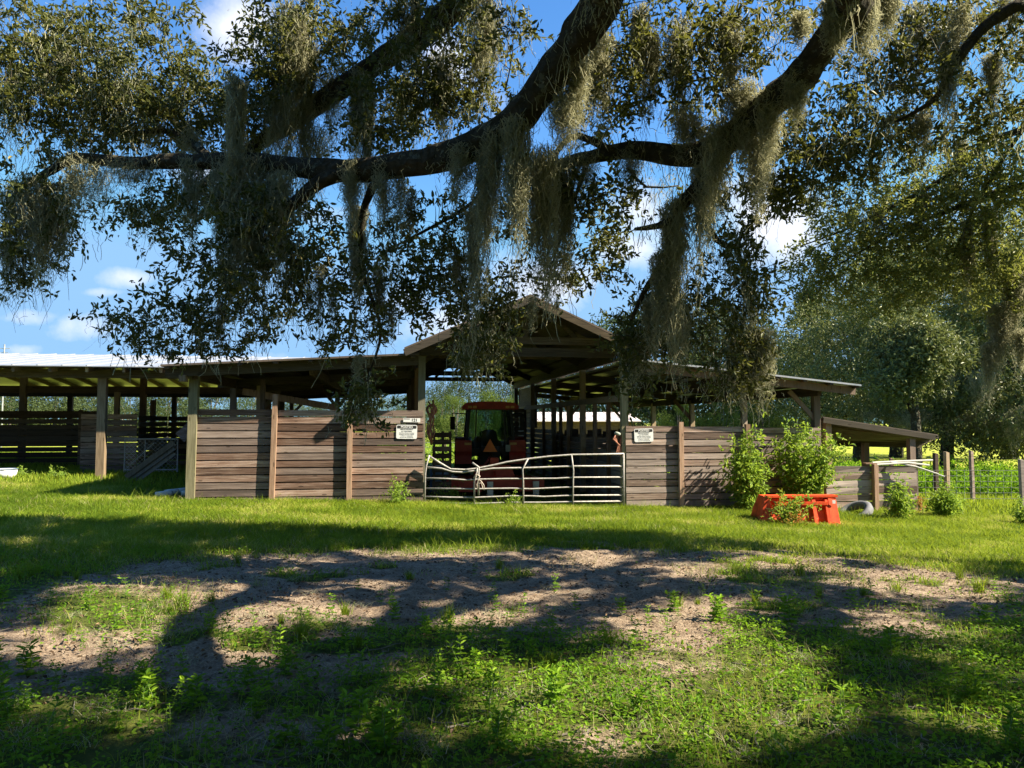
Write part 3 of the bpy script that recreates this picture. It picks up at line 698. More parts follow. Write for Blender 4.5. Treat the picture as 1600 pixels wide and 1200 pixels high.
m = MB(); m.tube([gpt(p, -.22) for p in [(747, 757), (752, 754), (754, 762), (757, 766), (756, 758), (752, 752), (748, 749), (745, 757), (746, 764)]], .009, 6); m.tube([gpt(p, -.22) for p in [(740, 747), (744, 741), (750, 744), (746, 750)]], .01, 6)
m.build('tie_rope', M['rope'], gate, True)

# ------------------------------------------------------------ signs on the front walls
def text(body, size, loc, parent, name='lettering', mat='ink', bold=0., sx=1.):
    cu = bpy.data.curves.new(name, 'FONT'); cu.body = body; cu.size = size; cu.align_x = 'CENTER'; cu.align_y = 'CENTER'; cu.offset = bold; cu.extrude = .0004
    cu.materials.append(M[mat]); o = bpy.data.objects.new(name, cu); C.objects.link(o); o.parent = parent
    bpy.context.view_layer.update(); me = bpy.data.meshes.new_from_object(o.evaluated_get(bpy.context.evaluated_depsgraph_get())); bpy.data.objects.remove(o); o = bpy.data.objects.new(name, me); C.objects.link(o); o.parent = parent
    o.location = loc; o.rotation_euler = (R(90), 0, 0); o.scale = (sx, 1, 1); return o
def rrect(w, h, r, n=5):
    P = []
    for cx, cz, a0 in ((w / 2 - r, h / 2 - r, 0), (-w / 2 + r, h / 2 - r, 90), (-w / 2 + r, -h / 2 + r, 180), (w / 2 - r, -h / 2 + r, 270)):
        for k in range(n + 1):
            a = R(a0 + 90 * k / n); P.append((cx + r * math.cos(a), cz + r * math.sin(a)))
    return P
def posted(px, py, tilt, label):
    t, z = tl(px, py, -.02); e = tag(empty('posted_sign', BW(t, -.014, z), YAW), label, 'sign', 'white posted signs nailed to the barn front')
    e.rotation_euler = (0, tilt, YAW); w, h = .43, .29
    MB().prism(rrect(w, h, .035), 'y', -.004, 0).build('panel', M['white'], e)
    MB().prism([p for p in rrect(w - .03, .062, .018)], 'y', -.0052, -.0041).build('banner', M['ink'], e).location = (0, 0, h / 2 - .047)
    text('POSTED', .062, (0, -.0065, h / 2 - .047), e, 'heading', 'white', .0016, 1.1)
    text('PRIVATE PROPERTY', .030, (0, -.0052, .045), e, 'lettering', 'ink', .0004)
    text('NO TRESPASSING', .028, (0, -.0052, .008), e, 'lettering', 'ink')
    text('HUNTING, FISHING, TRAPPING', .0225, (0, -.0052, -.026), e, 'lettering', 'ink')
    text('OR ENTRY FOR ANY PURPOSE', .0225, (0, -.0052, -.056), e, 'lettering', 'ink')
    text('IS STRICTLY FORBIDDEN', .0225, (0, -.0052, -.086), e, 'lettering', 'ink')
    text('VIOLATORS WILL BE PROSECUTED', .018, (0, -.0052, -.118), e, 'lettering', 'ink')
posted(635.5, 674.7, R(1), 'posted sign on the brown wall left of the gate, under the number plate')
posted(1006, 680, R(-1.5), 'posted sign with greenish stain on the grey wall right of the gate')
t, z = tl(643.5, 656.5, -.02); e = tag(empty('number_plate', BW(t, -.014, z), YAW), 'small white strip with black digits nailed above the left posted sign', 'sign'); e.rotation_euler = (0, R(1), YAW)
MB().box(-.175, .175, -.006, 0, -.042, .042).build('panel', M['white'], e); text('121', .085, (.055, -.0085, 0), e, 'digits', 'ink', .001)
MB().box(-.165, -.04, -.008, -.0065, .018, .03).build('printed_line', M['ink'], e)

# halter hanging from the post right of the gate
t, z = tl(958, 690, .1); e = tag(empty('horse_halter', BW(T2 - .08, .1, z), YAW), 'rust coloured halter and pale cloth hanging inside the right gate post', 'halter')
m = MB()
for k in range(4):
    a = [(.0 - .03 * k, -.02 * k, .16), (-.09 - .03 * k, -.03 - .02 * k, .06), (-.05 + .02 * k, -.04, -.10), (-.10 + .05 * k, -.05, -.24 - .03 * k), (.0, -.03, -.12), (.02, -.01, .1)]; m.tube(a, .017, 6)
m.build('strap', M['leather'], e, True)
V = ell(60, (-.08, -.04, .21), (.085, .06, .06), .6); m = MB()
m.ring((-.05, -.03, .19), (.3, 0, 1), [(-.05, .02), (-.05, .06), (-.01, .075), (.015, .05), (.02, .02)], 9); m.build('cloth', M['cloth'], e, True)
# rusty hook and tackle on the left bay post
t, z = tl(676, 660, .9); e = tag(empty('hanging_tackle', BW(T1 + .18, .9, z), YAW), 'dark bundle of tackle hanging inside the left gate post', 'tackle')
m = MB()
for k in range(7):
    rs = random.Random(k); m.tube([(rs.uniform(-.05, .1), 0, .5 - .04 * k), (rs.uniform(-.06, .14), -.03, .3), (rs.uniform(-.04, .12), .02, 0), (rs.uniform(-.05, .12), 0, -.25), (rs.uniform(0, .1), 0, -.5 + .03 * k)], .022 - .0015 * k, 6)
m.ring((.05, 0, .28), (0, 1, 0), [(-.02, .10), (0, .13), (.02, .10), (0, .08)], 14); m.build('strap_bundle', M['leather'], e, True)
# dark slatted pallet leaning beside it
p = gp(683, 772); t_, s_ = T1 + .62, 2.2
e = tag(empty('wooden_pallet', BW(T1 + .5, 1.5, gB(T1 + .5, 1.5)), YAW), 'dark slatted pallet standing on end behind the left gate post', 'pallet')
m = MB()
for k in range(9): m.box(-.22, .22, 0, .02, .08 + .16 * k, .19 + .16 * k)
for x in (-.2, 0, .17): m.box(x, x + .05, .02, .1, .02, 1.5)
m.build('slats', M['dark_wood'], e)

# ------------------------------------------------------------ tractor seen from behind
TP = gp(768, 778); TX, TY = at(766, 700, 20.2).x, 20.2; TZ = g1(TX, TY)
tr = tag(empty('tractor', (TX, TY, TZ), R(5)), 'red cab tractor parked tail-first under the middle bay', 'tractor')
def wheel(cx, cy, rad, wd, name='wheel'):
    e_ = MB(); hw = wd / 2
    prof = [(-hw * .75, rad * .56), (-hw, rad * .66), (-hw, rad * .86), (-hw * .8, rad * .95), (hw * .8, rad * .95), (hw, rad * .86), (hw, rad * .66), (hw * .75, rad * .56)]
    e_.ring((cx, cy, rad), (1, 0, 0), prof, 36)
    for k in range(22):
        a = 2 * math.pi * k / 22
        for sg in (-1, 1):
            a2 = a + (math.pi / 22 if sg > 0 else 0)
            def pt(x, da, r_): return (cx + x, cy + math.cos(a2 + da) * r_, rad + math.sin(a2 + da) * r_)
            e_.beam(pt(sg * .02 * 0, .0, rad * .97), pt(sg * hw * .95, -.16, rad * .95), .035, .05, (0, math.cos(a2), math.sin(a2)))
    w_ = e_.build(name, M['tyre'], tr)
    rm = MB(); rm.ring((cx, cy, rad), (1, 0, 0), [(-hw * .5, .02), (-hw * .5, rad * .5), (-hw * .72, rad * .57), (hw * .72, rad * .57), (hw * .5, rad * .5), (hw * .1, rad * .3), (hw * .1, .02)], 28); rm.build('rim', M['orange'], w_)
    return w_
wheel(-.74, .55, .64, .40); wheel(.74, .55, .64, .40); wheel(-.68, 2.45, .42, .28); wheel(.68, 2.45, .42, .28)
m = MB(); m.box(-.28, .28, .2, 1.6, .42, .95); m.box(-.2, .2, 1.6, 2.6, .45, .8); m.tube([(-.62, .55, .64), (.62, .55, .64)], .11, 12); m.tube([(-.62, 2.45, .42), (.62, 2.45, .42)], .07, 10); m.build('chassis', M['black'], tr)
m = MB(); m.prism([(-.36, .8), (.36, .8), (.38, 1.2), (.28, 1.33), (-.28, 1.33), (-.38, 1.2)], 'y', 1.75, 2.95); m.build('hood', M['orange'], tr)
for sg in (-1, 1):
    m = MB(); th = [k * math.pi / 10 for k in range(11)]
    op = [(.55 - math.cos(a) * .74, .66 + math.sin(a) * .70) for a in th]; ip = [(.55 - math.cos(a) * .70, .66 + math.sin(a) * .66) for a in th][::-1]
    x0, x1 = sorted((sg * .50, sg * .93)); m.prism(op + ip, 'x', x0, x1)
    m.box(x0, x1, -.16, -.08, .98, 1.28); f_ = m.build('fender', M['red'], tr)
    MB().box(sg * .60 - .09 if sg > 0 else -.69, sg * .60 + .09 if sg > 0 else -.51, -.19, -.165, 1.16, 1.22).build('tail_lamp', M['lamp'], f_)
# cab
m = MB()
cs = [(-.60, -.02), (.60, -.02), (.62, 1.62), (-.62, 1.62)]
for (x, y) in cs: m.beam((x * 1.08, y, 1.02), (x * .92, y + (.06 if y < 0 else -.1), 2.12), .07, .07, (0, 1, 0))
m.beam((-.40, -.02, 1.02), (-.37, .04, 2.12), .035, .05, (0, 1, 0)); m.beam((.40, -.02, 1.02), (.37, .04, 2.12), .035, .05, (0, 1, 0))
m.box(-.66, .66, -.06, .02, .95, 1.06); m.box(-.64, -.58, 0, 1.6, .9, 1.06); m.box(.58, .64, 0, 1.6, .9, 1.06); m.box(-.6, .6, 1.56, 1.64, .9, 1.2); m.box(-.5, .5, .1, 1.5, .85, .95)
m.beam((-.62, .8, 1.0), (-.56, .8, 2.12), .05, .05, (0, 1, 0)); m.beam((.62, .8, 1.0), (.56, .8, 2.12), .05, .05, (0, 1, 0)); m.build('cab_frame', M['black'], tr)
m = MB(); m.prism([(-.74, 2.10), (.74, 2.10), (.76, 2.18), (.66, 2.27), (.3, 2.31), (-.3, 2.31), (-.66, 2.27), (-.76, 2.18)], 'y', -.16, 1.72); rf = m.build('cab_roof', M['red'], tr)
for x in (-.55, -.42, .45, .58): MB().box(x - .05, x + .05, -.185, -.16, 2.13, 2.19).build('work_lamp', M['lamp'], rf)
def pane(q, name='window'): MB().add(q, [(0, 1, 2, 3)]).build(name, M['glass'], tr)
pane([(-.37, 0, 1.06), (.37, 0, 1.06), (.34, .05, 2.1), (-.34, .05, 2.1)], 'rear_window')
pane([(-.62, .01, 1.06), (-.43, .01, 1.06), (-.40, .06, 2.1), (-.54, .06, 2.1)]); pane([(.43, .01, 1.06), (.62, .01, 1.06), (.54, .06, 2.1), (.40, .06, 2.1)])
pane([(-.6, 1.6, 1.2), (.6, 1.6, 1.2), (.54, 1.5, 2.1), (-.54, 1.5, 2.1)], 'windscreen')
for sg in (-1, 1): pane([(sg * .64, .04, 1.06), (sg * .64, 1.56, 1.06), (sg * .57, 1.5, 2.1), (sg * .57, .1, 2.1)], 'side_window')
m = MB(); m.prism([(-.22, .95), (.22, .95), (.2, 1.5), (.1, 1.56), (-.1, 1.56), (-.2, 1.5)], 'y', .45, .58); m.prism(rrect(.5, .5, .08), 'z', 1.0, 1.12); m.build('driver_seat', M['seat'], tr)
m = MB(); m.ring((-.02, 1.15, 1.42), (0, -.5, .85), [(-.015, .18), (.015, .18), (.015, .21), (-.015, .21)], 20); m.tube([(-.02, 1.15, 1.42), (-.02, 1.35, 1.1)], .025, 6); m.build('steering_wheel', M['black'], tr)
m = MB(); m.prism([(-.19, 1.0), (.19, 1.0), (.0, 1.34)], 'y', -.26, -.245); m.build('slow_vehicle_triangle', M['slow'], tr).location = (-.02, -.02, -.02)
MB().box(.40, .52, -.2, -.12, .98, 1.16).build('hydraulic_box', M['cloth'], tr)
for sg in (-1, 1):
    m = MB(); m.tube([(sg * .62, 1.55, 2.0), (sg * 1.0, 1.45, 2.02), (sg * 1.0, 1.45, 1.9)], .015, 6); m.prism([(sg * .92, 1.55), (sg * 1.06, 1.55), (sg * 1.06, 1.92), (sg * .92, 1.92)], 'y', 1.42, 1.47); m.build('mirror', M['black'], tr)
m = MB()
for sg in (-1, 1): m.beam((sg * .3, .15, .55), (sg * .38, -.55, .42), .05, .07); m.beam((sg * .28, .1, .95), (sg * .36, -.4, .46), .035, .035)
m.beam((0, .1, .95), (0, -.6, .85), .05, .05); m.build('hitch_arm', M['black'], tr)
# rotary cutter standing behind the tractor
MX, MY = at(775, 760, 18.1).x, 18.1
mo = tag(empty('rotary_mower', (MX, MY, g1(MX, MY)), R(8)), 'faded red rotary mower deck standing behind the gate at the tractor tail', 'mower')
m = MB(); m.prism([(-1.15, .0), (1.15, .0), (1.15, .75), (.75, 1.25), (-.75, 1.25), (-1.15, .75)], 'z', .36, .42)
m.box(-1.16, 1.16, -.02, .01, .16, .40); m.box(-1.17, -1.13, 0, .8, .16, .40); m.box(1.13, 1.17, 0, .8, .16, .40)
m.box(-.9, -.35, -.05, -.021, .12, .34); m.box(.55, 1.05, -.05, -.021, .12, .34); m.build('deck', M['red'], mo)
m = MB(); m.prism([(-.52, .42), (.52, .42), (.40, .72), (-.40, .72)], 'y', .35, .55); m.box(-.1, .1, .3, .65, .72, .9); m.build('gearbox_cover', M['red'], mo)
m = MB(); m.beam((-.32, 1.2, .42), (-.04, .9, .88), .05, .06); m.beam((.32, 1.2, .42), (.04, .9, .88), .05, .06); m.beam((0, .95, .85), (0, .1, .45), .04, .05); m.build('hitch_frame', M['red'], mo)
for x in (-.15, .95): MB().box(x - .07, x + .07, -.12, -.06, -.02, .36).build('stand', M['cream'], mo)
e = tag(empty('blue_drum', (at(688, 760, 18.4).x, 18.4, g1(-1.7, 18.4)), 0), 'dark blue drum in the shade behind the left end of the gate', 'drum')
m = MB(); m.ring((0, 0, 0), (0, 0, 1), [(0, .01), (0, .24), (.05, .26), (.3, .25), (.32, .265), (.34, .25), (.62, .26), (.66, .24), (.66, .01)], 24); m.build('body', M['blue_can'], e, True)

# ------------------------------------------------------------ loader bucket lying in the grass
BY = 14.3; bx = (at(1188, 810, BY).x + at(1318, 810, BY).x) / 2
bk = tag(empty('loader_bucket', (bx, BY, g1(bx, BY) - .02), R(4)), 'bright orange-red loader bucket lying tipped on the grass in front of the bushes', 'bucket')
BWd = .80
prof = [(-.02, .0), (-.06, .12), (.06, .52), (.12, .57), (.34, .57), (.62, .30), (.80, .02), (.78, .0), (.60, .27), (.33, .54), (.13, .54), (.08, .5), (-.03, .12), (.01, .02)]
m = MB(); m.add([(-BWd, y, z) for y, z in prof] + [(BWd, y, z) for y, z in prof], [(i, (i + 1) % len(prof), len(prof) + (i + 1) % len(prof), len(prof) + i) for i in range(len(prof))]); m.build('shell', M['orange'], bk)
side = [(-.02, .0), (-.06, .12), (.06, .52), (.12, .57), (.34, .57), (.62, .30), (.80, .02)]
for sg in (-1, 1):
    m = MB(); x0, x1 = sorted((sg * BWd, sg * (BWd + .025))); m.prism(side, 'x', x0, x1); m.build('side_plate', M['orange'], bk)
m = MB()
m.hexa([(-BWd - .24, -.12, 0), (-BWd + .0, -.26, 0), (-BWd + .03, -.05, .0), (-BWd - .2, .1, 0)], [(-BWd - .03, .0, .56), (-BWd + .05, -.02, .56), (-BWd + .05, .08, .56), (-BWd - .02, .1, .56)]); m.build('side_cutter', M['orange'], bk)
m = MB()
for x0, x1 in ((-.30, -.22), (.22, .30), (.52, .58)):
    m.hexa([(x0, -.16, 0), (x1, -.16, 0), (x1, -.04, 0), (x0, -.04, 0)], [(x0, -.03, .50), (x1, -.03, .50), (x1, .06, .50), (x0, .06, .50)])
m.build('back_rib', M['orange'], bk)
m = MB(); m.box(-.62, .56, -.07, .04, .40, .46); m.box(-BWd, BWd + .02, -.03, .10, .545, .585); m.build('back_channel', M['orange'], bk); bk.scale = (.84, 1, .96)
m = MB(); m.hexa([(.58, -.15, 0), (.82, -.13, 0), (.86, .0, 0), (.62, -.02, 0)], [(.60, -.02, .55), (.78, -.01, .55), (.80, .08, .55), (.62, .08, .55)]); m.build('side_cutter', M['orange'], bk)
MB().box(.66, .73, -.09, -.075, .43, .49).build('decal', M['white'], bk).rotation_euler = (R(-30) * 0, 0, 0)
# worn tyre leaning on the lean-to wall
p = at(1335, 790, 16.4); e = tag(empty('old_tyre', (p.x, p.y, g1(p.x, p.y)), R(-20)), 'grey weathered tyre half sunk in grass between the bucket and the lean-to wall', 'tyre')
m = MB(); m.ring((0, 0, .04), Vector((-.45, -.35, .85)), [(-.08, .26), (-.09, .34), (-.045, .39), (.045, .39), (.09, .34), (.08, .26), (.05, .245), (-.05, .245)], 36); m.build('tread', M['grey_rubber'], e, True)
# rubble and pipes by the left corner, bucket at far left
for i, (px, py, L, a) in enumerate(((256, 778, .34, .35), (268, 775, .30, .1), (283, 773, .24, -.2), (291, 777, .2, .8))):
    p = gp(px, py); o = MB(); o.ring((0, 0, .09), (math.cos(a), .35, .12), [(-L / 2, .05), (-L / 2 + .02, .085), (L / 2 - .02, .09), (L / 2, .05)], 10)
    ob = tag(o.build('stone', M['stone'], None, True), ('long pale stone lying leftmost beside the left barn corner', 'pale rounded stone second from the left beside the barn corner', 'small pale stone third from the left beside the barn corner', 'smallest stone in the weeds nearest the barn corner post')[i], 'stone', 'pale stones by the barn corner'); ob.location = p
    ob.scale = (1, .8, .8)
p = gp(8, 747); e = tag(empty('plastic_bucket', (p.x, p.y, p.z), 0), 'low white tub in the grass at the far left under the shed', 'tub')
m = MB(); m.ring((0, 0, 0), (0, 0, 1), [(0, .01), (0, .22), (.22, .26), (.22, .24), (.03, .2), (.03, .01)], 20); m.build('tub', M['white'], e, True)
m = MB(); m.ring((0, 0, .20), (0, 0, 1), [(0, .26), (.02, .27), (.035, .265), (.015, .255)], 20); m.build('rim', M['blue_can'], e, True)

# ------------------------------------------------------------ fence on the right, pale building and poles in the distance
FP = [(1478, 706, 19.6, .10, 'post'), (1518, 704, 20.6, .085, 'board_grey'), (1461, 708, 20.6, .10, 'dark_wood'), (1597, 718, 18.2, .10, 'board_grey'), (1392, 716, 22.5, .09, 'post_brown')]
lab = ['short tan fence post beside the young bush right of the lean-to', 'tall grey fence post standing behind the wire mesh', 'dark fence post just right of the lean-to roof', 'grey fence post cut by the right edge of the photo', 'small brown post seen under the lean-to roof']
for (px, py, Y, wd, mt), lb in zip(FP, lab):
    q = at(px, py, Y); zg = g1(q.x, Y) - .3; m = MB(); L = random.uniform(-.03, .03)
    m.hexa([(-wd / 2, -wd / 2, zg), (wd / 2, -wd / 2, zg), (wd / 2, wd / 2, zg), (-wd / 2, wd / 2, zg)], [(-wd / 2 + L, -wd / 2, q.z), (wd / 2 + L, -wd / 2, q.z - .02), (wd / 2 + L, wd / 2, q.z), (-wd / 2 + L, wd / 2, q.z + .01)])
    o = tag(m.build('fence_post', M[mt]), lb, 'fence post', 'fence posts right of the lean-to'); o.location = (q.x, Y, 0); o.rotation_euler = (0, 0, random.uniform(-.3, .3))
wf = tag(empty('wire_fence', (0, 0, 0)), 'grey wire mesh cattle fence running right from the lean-to', 'fence')
m = MB(); FY0, FY1 = 19.3, 18.4
for j, py in enumerate((735, 743.5, 752.5, 761.5, 770, 779)):
    pts = []
    for px in (1432, 1470, 1510, 1550, 1590, 1640, 1700):
        Y = FY0 + (FY1 - FY0) * (px - 1432) / 168; q = at(px, py + random.uniform(-.4, .4), Y); pts.append(q)
    m.tube(pts, .006, 5)
m.build('line_wire', M['gate'], wf)
m = MB()
for k in range(22):
    px = 1434 + k * 12.2; Y = FY0 + (FY1 - FY0) * (px - 1432) / 168; m.tube([at(px, 734.5, Y), at(px, 780, Y)], .0035, 4)
m.build('stay_wire', M['wire'], wf)
wf2 = tag(empty('pasture_fence', (0, 0, 0)), 'low wire and post fence crossing the pasture seen through the middle bay', 'fence')
m = MB()
for py in (692, 699, 707): m.tube([at(640, py, 36), at(700, py - 1, 36), at(735, py, 36), at(840, py, 36)], .016, 4)
m.build('line_wire', M['wire'], wf2)
m = MB()
for px in (695, 727, 790): q = at(px, 688, 36); m.box(q.x - .07, q.x + .07, 35.95, 36.1, -.9, q.z)
m.build('post', M['post_brown'], wf2)
pb = at(925, 648, 54); bl = tag(empty('farm_building', (pb.x + 2.2, 54, -.45), R(6)), 'long low building with pale pinkish roof seen through the middle bay', 'building')
MB().box(-7, .8, 0, 6, 0, 2.15).build('wall', M['dark_wood'], bl)
m = MB(); m.hexa([(-7.4, -.5, 2.1), (1.2, -.5, 2.1), (1.2, 3, 2.75), (-7.4, 3, 2.75)], [(-7.4, -.5, 2.16), (1.2, -.5, 2.16), (1.2, 3, 2.81), (-7.4, 3, 2.81)])
for k in range(14): m.beam((-7.3 + .6 * k, -.5, 2.18), (-7.3 + .6 * k, 3, 2.83), .05, .03)
m.hexa([(-7.4, 3, 2.75), (1.2, 3, 2.75), (1.2, 6.5, 2.1), (-7.4, 6.5, 2.1)], [(-7.4, 3, 2.81), (1.2, 3, 2.81), (1.2, 6.5, 2.16), (-7.4, 6.5, 2.16)]); m.build('roof', M['white_roof'], bl)
q0, q1 = at(3, 660, 45), at(3, 538, 45); m = MB(); m.tube([(0, 0, -1), (0, 0, q1.z)], .045, 6); m.tube([(-.35, 0, q1.z - .25), (.35, 0, q1.z - .25)], .02, 5); m.tube([(-.25, 0, q1.z - .5), (.25, 0, q1.z - .5)], .02, 5)
o = tag(m.build('antenna_mast', M['wire']), 'thin aerial mast rising above the shed roof at the far left edge', 'antenna'); o.location = (q0.x, 45, 0)

# boards shaped and coloured to stand in for a slanting sun patch
q0, q1 = tl(197, 744, 3.95), tl(272, 690, 3.95); e = tag(empty('sun_patch_boards', BW(q0[0], 3.95, 0), YAW), 'slanting sun patch under the shed, built as red-brown boards by the chain-link gate', 'boards')
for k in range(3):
    MB().beam((0, .03 * k, q0[1] - .02 - .13 * k), (q1[0] - q0[0], .03 * k, q1[1] - .02 - .13 * k), .03, .125, (0, 0, 1)).build('board', M['post'], e)  # brighter wood colour stands in for sunlight on the patch
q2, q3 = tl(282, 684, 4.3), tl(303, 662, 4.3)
MB().beam((q2[0] - q0[0], .3, q2[1]), (q3[0] - q0[0] + .15, .3, q3[1] + .1), .03, .3, (0, 0, 1)).build('board', M['board'], e)  # upper end of the stand-in sun patch
# ------------------------------------------------------------ the big live oak overhead
RNG = np.random.default_rng(21)
oak = tag(empty('live_oak', (5.6, -2.2, 0)), 'huge live oak with dark limbs and hanging moss reaching over the foreground', 'tree')
OO = Vector((5.6, -2.2, 0))
def limb_px(pts, name, parent, origin, wob=.012, seed=0, mat='bark', n=14):
    """pts: (px, py, Y, r) seen in the photo or (Vector, r) off frame"""
    L = [(p[0], p[1]) if isinstance(p[0], Vector) else (at(p[0], p[1], p[2]), p[3]) for p in pts]
    if origin is not OO or name == 'limb': L = [(a, b * .88) for a, b in L]
    big = A_ = max(p[1] if isinstance(p[0], Vector) else p[3] for p in pts) > .06
    A = polyline(L, .13, wob, seed); nn_ = 22 if big else 7
    if big:
        B = polyline([(Vector(a[:3]), a[3]) for a in A], .045, 0, seed)
    else: B = A
    m = MB(); m.tube([Vector(a[:3]) - origin for a in B], list(B[:, 3]), nn_, cap=True)
    if big:                                  # furrowed, lumpy bark
        V = np.array(m.v).reshape(len(B), nn_, 3); c = (B[:, :3] - np.array(origin))[:, None]
        ang = np.arange(nn_)[None] * np.ones((len(B), 1)); ln = np.arange(len(B))[:, None] * .045 * np.ones((1, nn_))
        a2 = np.cos(ang / nn_ * 6.283) * 2.2, np.sin(ang / nn_ * 6.283) * 2.2
        f = .16 * (fbm(a2[0] * 3 + seed, a2[1] * 3 + ln * 2.2, 5) - .5) + .30 * (fbm(a2[0] + seed, a2[1] + ln * 2.5, 9, 2) - .5) + .10 * (np.abs(fbm(a2[0] * 5 + ln * .8, a2[1] * 5 + ln * 3, 7, 2) - .5) * 2 - .3)
        m.v = [tuple(v) for v in (c + (V - c) * (1 + f[..., None])).reshape(-1, 3)]
    m.build(name, M[mat], parent, True)
    return A[:, :3]
fork = Vector((4.6, .2, 5.6)); tops = Vector((5.3, -1.6, 3.0))
SK = []
m = MB(); A = polyline([(OO + Vector((0, 0, -.3)), .85), (OO + Vector((0, .1, .8)), .62), (OO + Vector((-.1, .3, 2.2)), .55), (tops + Vector((0, .5, .3)), .48), (fork, .34)], .2, .02, 3)
m.tube([Vector(a[:3]) - OO for a in A], list(A[:, 3]), 20); m.build('trunk', M['bark'], oak, True)
SK.append(limb_px([(tops + Vector((0, .3, 0)), .34), (Vector((3.2, 1.6, 5.0)), .27), (1010, -130, 5.0, .19), (935, 10, 6.2, .185), (868, 110, 6.8, .175), (800, 190, 7.1, .17), (720, 238, 7.3, .155), (620, 258, 7.6, .145), (500, 264, 7.9, .135), (400, 252, 8.1, .105), (300, 252, 8.3, .095), (200, 254, 8.5, .08), (120, 248, 8.7, .07), (70, 272, 8.8, .05), (20, 300, 8.9, .03)], 'limb', oak, OO, seed=1))
SK.append(limb_px([(560, 262, 7.8, .10), (500, 285, 7.8, .085), (455, 322, 7.9, .065), (410, 350, 8, .045), (350, 380, 8.1, .02)], 'limb', oak, OO, seed=2))
SK.append(limb_px([(330, 252, 8.3, .07), (300, 222, 8.6, .05), (255, 205, 8.9, .035), (200, 212, 9., .02)], 'limb', oak, OO, seed=3))
SK.append(limb_px([(tops + Vector((.1, .4, .2)), .34), (Vector((4.4, 2.6, 5.2)), .28), (1400, -80, 5.0, .17), (1330, 15, 6, .155), (1255, 110, 6.6, .155), (1190, 170, 6.9, .155), (1125, 228, 7.2, .15), (1060, 246, 7.4, .115), (985, 234, 7.6, .095), (905, 250, 7.8, .075), (850, 262, 8, .05), (790, 272, 8.1, .03)], 'limb', oak, OO, seed=4))
SK.append(limb_px([(1140, 215, 7.1, .13), (1105, 275, 7.3, .085), (1055, 335, 7.5, .07), (1040, 400, 7.6, .05), (1010, 450, 7.7, .03), (985, 500, 7.8, .018)], 'limb', oak, OO, seed=5))
SK.append(limb_px([(1060, 335, 7.5, .05), (1030, 352, 7.4, .04), (992, 358, 7.3, .02)], 'limb', oak, OO, seed=6))
SK.append(limb_px([(960, 238, 7.6, .05), (905, 212, 7.7, .04), (878, 226, 7.8, .035), (862, 252, 7.9, .03)], 'limb', oak, OO, seed=7))
SK.append(limb_px([(fork, .3), (Vector((2.2, 3.2, 6.8)), .24), (790, -90, 8.0, .20), (735, -8, 8.4, .18), (665, 50, 8.6, .165), (600, 90, 8.8, .15), (530, 140, 8.9, .14), (470, 180, 9, .125), (420, 215, 9.1, .11), (360, 258, 9.2, .08), (300, 300, 9.3, .05), (255, 330, 9.4, .025)], 'limb', oak, OO, seed=8))
SK.append(limb_px([(fork + Vector((.3, .3, .2)), .22), (1700, -60, 6.6, .10), (1590, 8, 7, .06), (1535, 45, 7.1, .055), (1492, 100, 7.2, .05), (1460, 155, 7.3, .03), (1400, 190, 7.5, .015)], 'limb', oak, OO, seed=9))
SK.append(limb_px([(600, 264, 7.6, .06), (570, 320, 7.8, .045), (562, 400, 8., .035), (575, 450, 8.1, .028), (595, 520, 8.3, .02), (575, 590, 8.5, .012), (560, 650, 8.6, .008)], 'limb', oak, OO, seed=10))
SK.append(limb_px([(1160, 360, 8.2, .02), (1150, 385, 8.2, .035), (1120, 375, 8.2, .04), (1100, 330, 8., .03), (1110, 280, 7.6, .03)], 'limb', oak, OO, seed=11))
SK.append(limb_px([(1150, 385, 8.2, .03), (1165, 430, 8.3, .02), (1185, 500, 8.5, .012)], 'limb', oak, OO, seed=12))
SK.append(limb_px([(780, 262, 7.6, .03), (740, 315, 7.9, .025), (680, 352, 8.1, .02), (610, 388, 8.3, .012)], 'limb', oak, OO, seed=13))
SK.append(limb_px([(915, 262, 7.8, .03), (895, 320, 7.9, .022), (870, 390, 8., .016), (850, 470, 8.3, .01)], 'limb', oak, OO, seed=14))
SK.append(limb_px([(980, 262, 7.6, .02), (1010, 292, 7.6, .014), (1060, 290, 7.6, .008)], 'limb', oak, OO, seed=15))
# limbs out of the frame that carry the shading crown
for k, pts in enumerate((
    [(fork, .3), (Vector((6.5, 3, 7.6)), .24), (Vector((9, 5.5, 8.8)), .16), (Vector((12, 8, 9.4)), .07)],
    [(fork, .25), (Vector((7, 0, 7.4)), .2), (Vector((11, .5, 8.6)), .12), (Vector((15, 2.5, 8.8)), .05)],
    [(fork, .25), (Vector((4.5, 4, 8.4)), .2), (Vector((4.5, 8, 9.4)), .12), (Vector((3.5, 11, 9.2)), .05)],
    [(fork, .25), (Vector((1, 3, 8.6)), .2), (Vector((-3, 6, 9.4)), .12), (Vector((-6, 8, 8.6)), .05)])):
    SK.append(limb_px(pts, 'limb', oak, OO, .03, 30 + k))
skel = np.concatenate(SK)
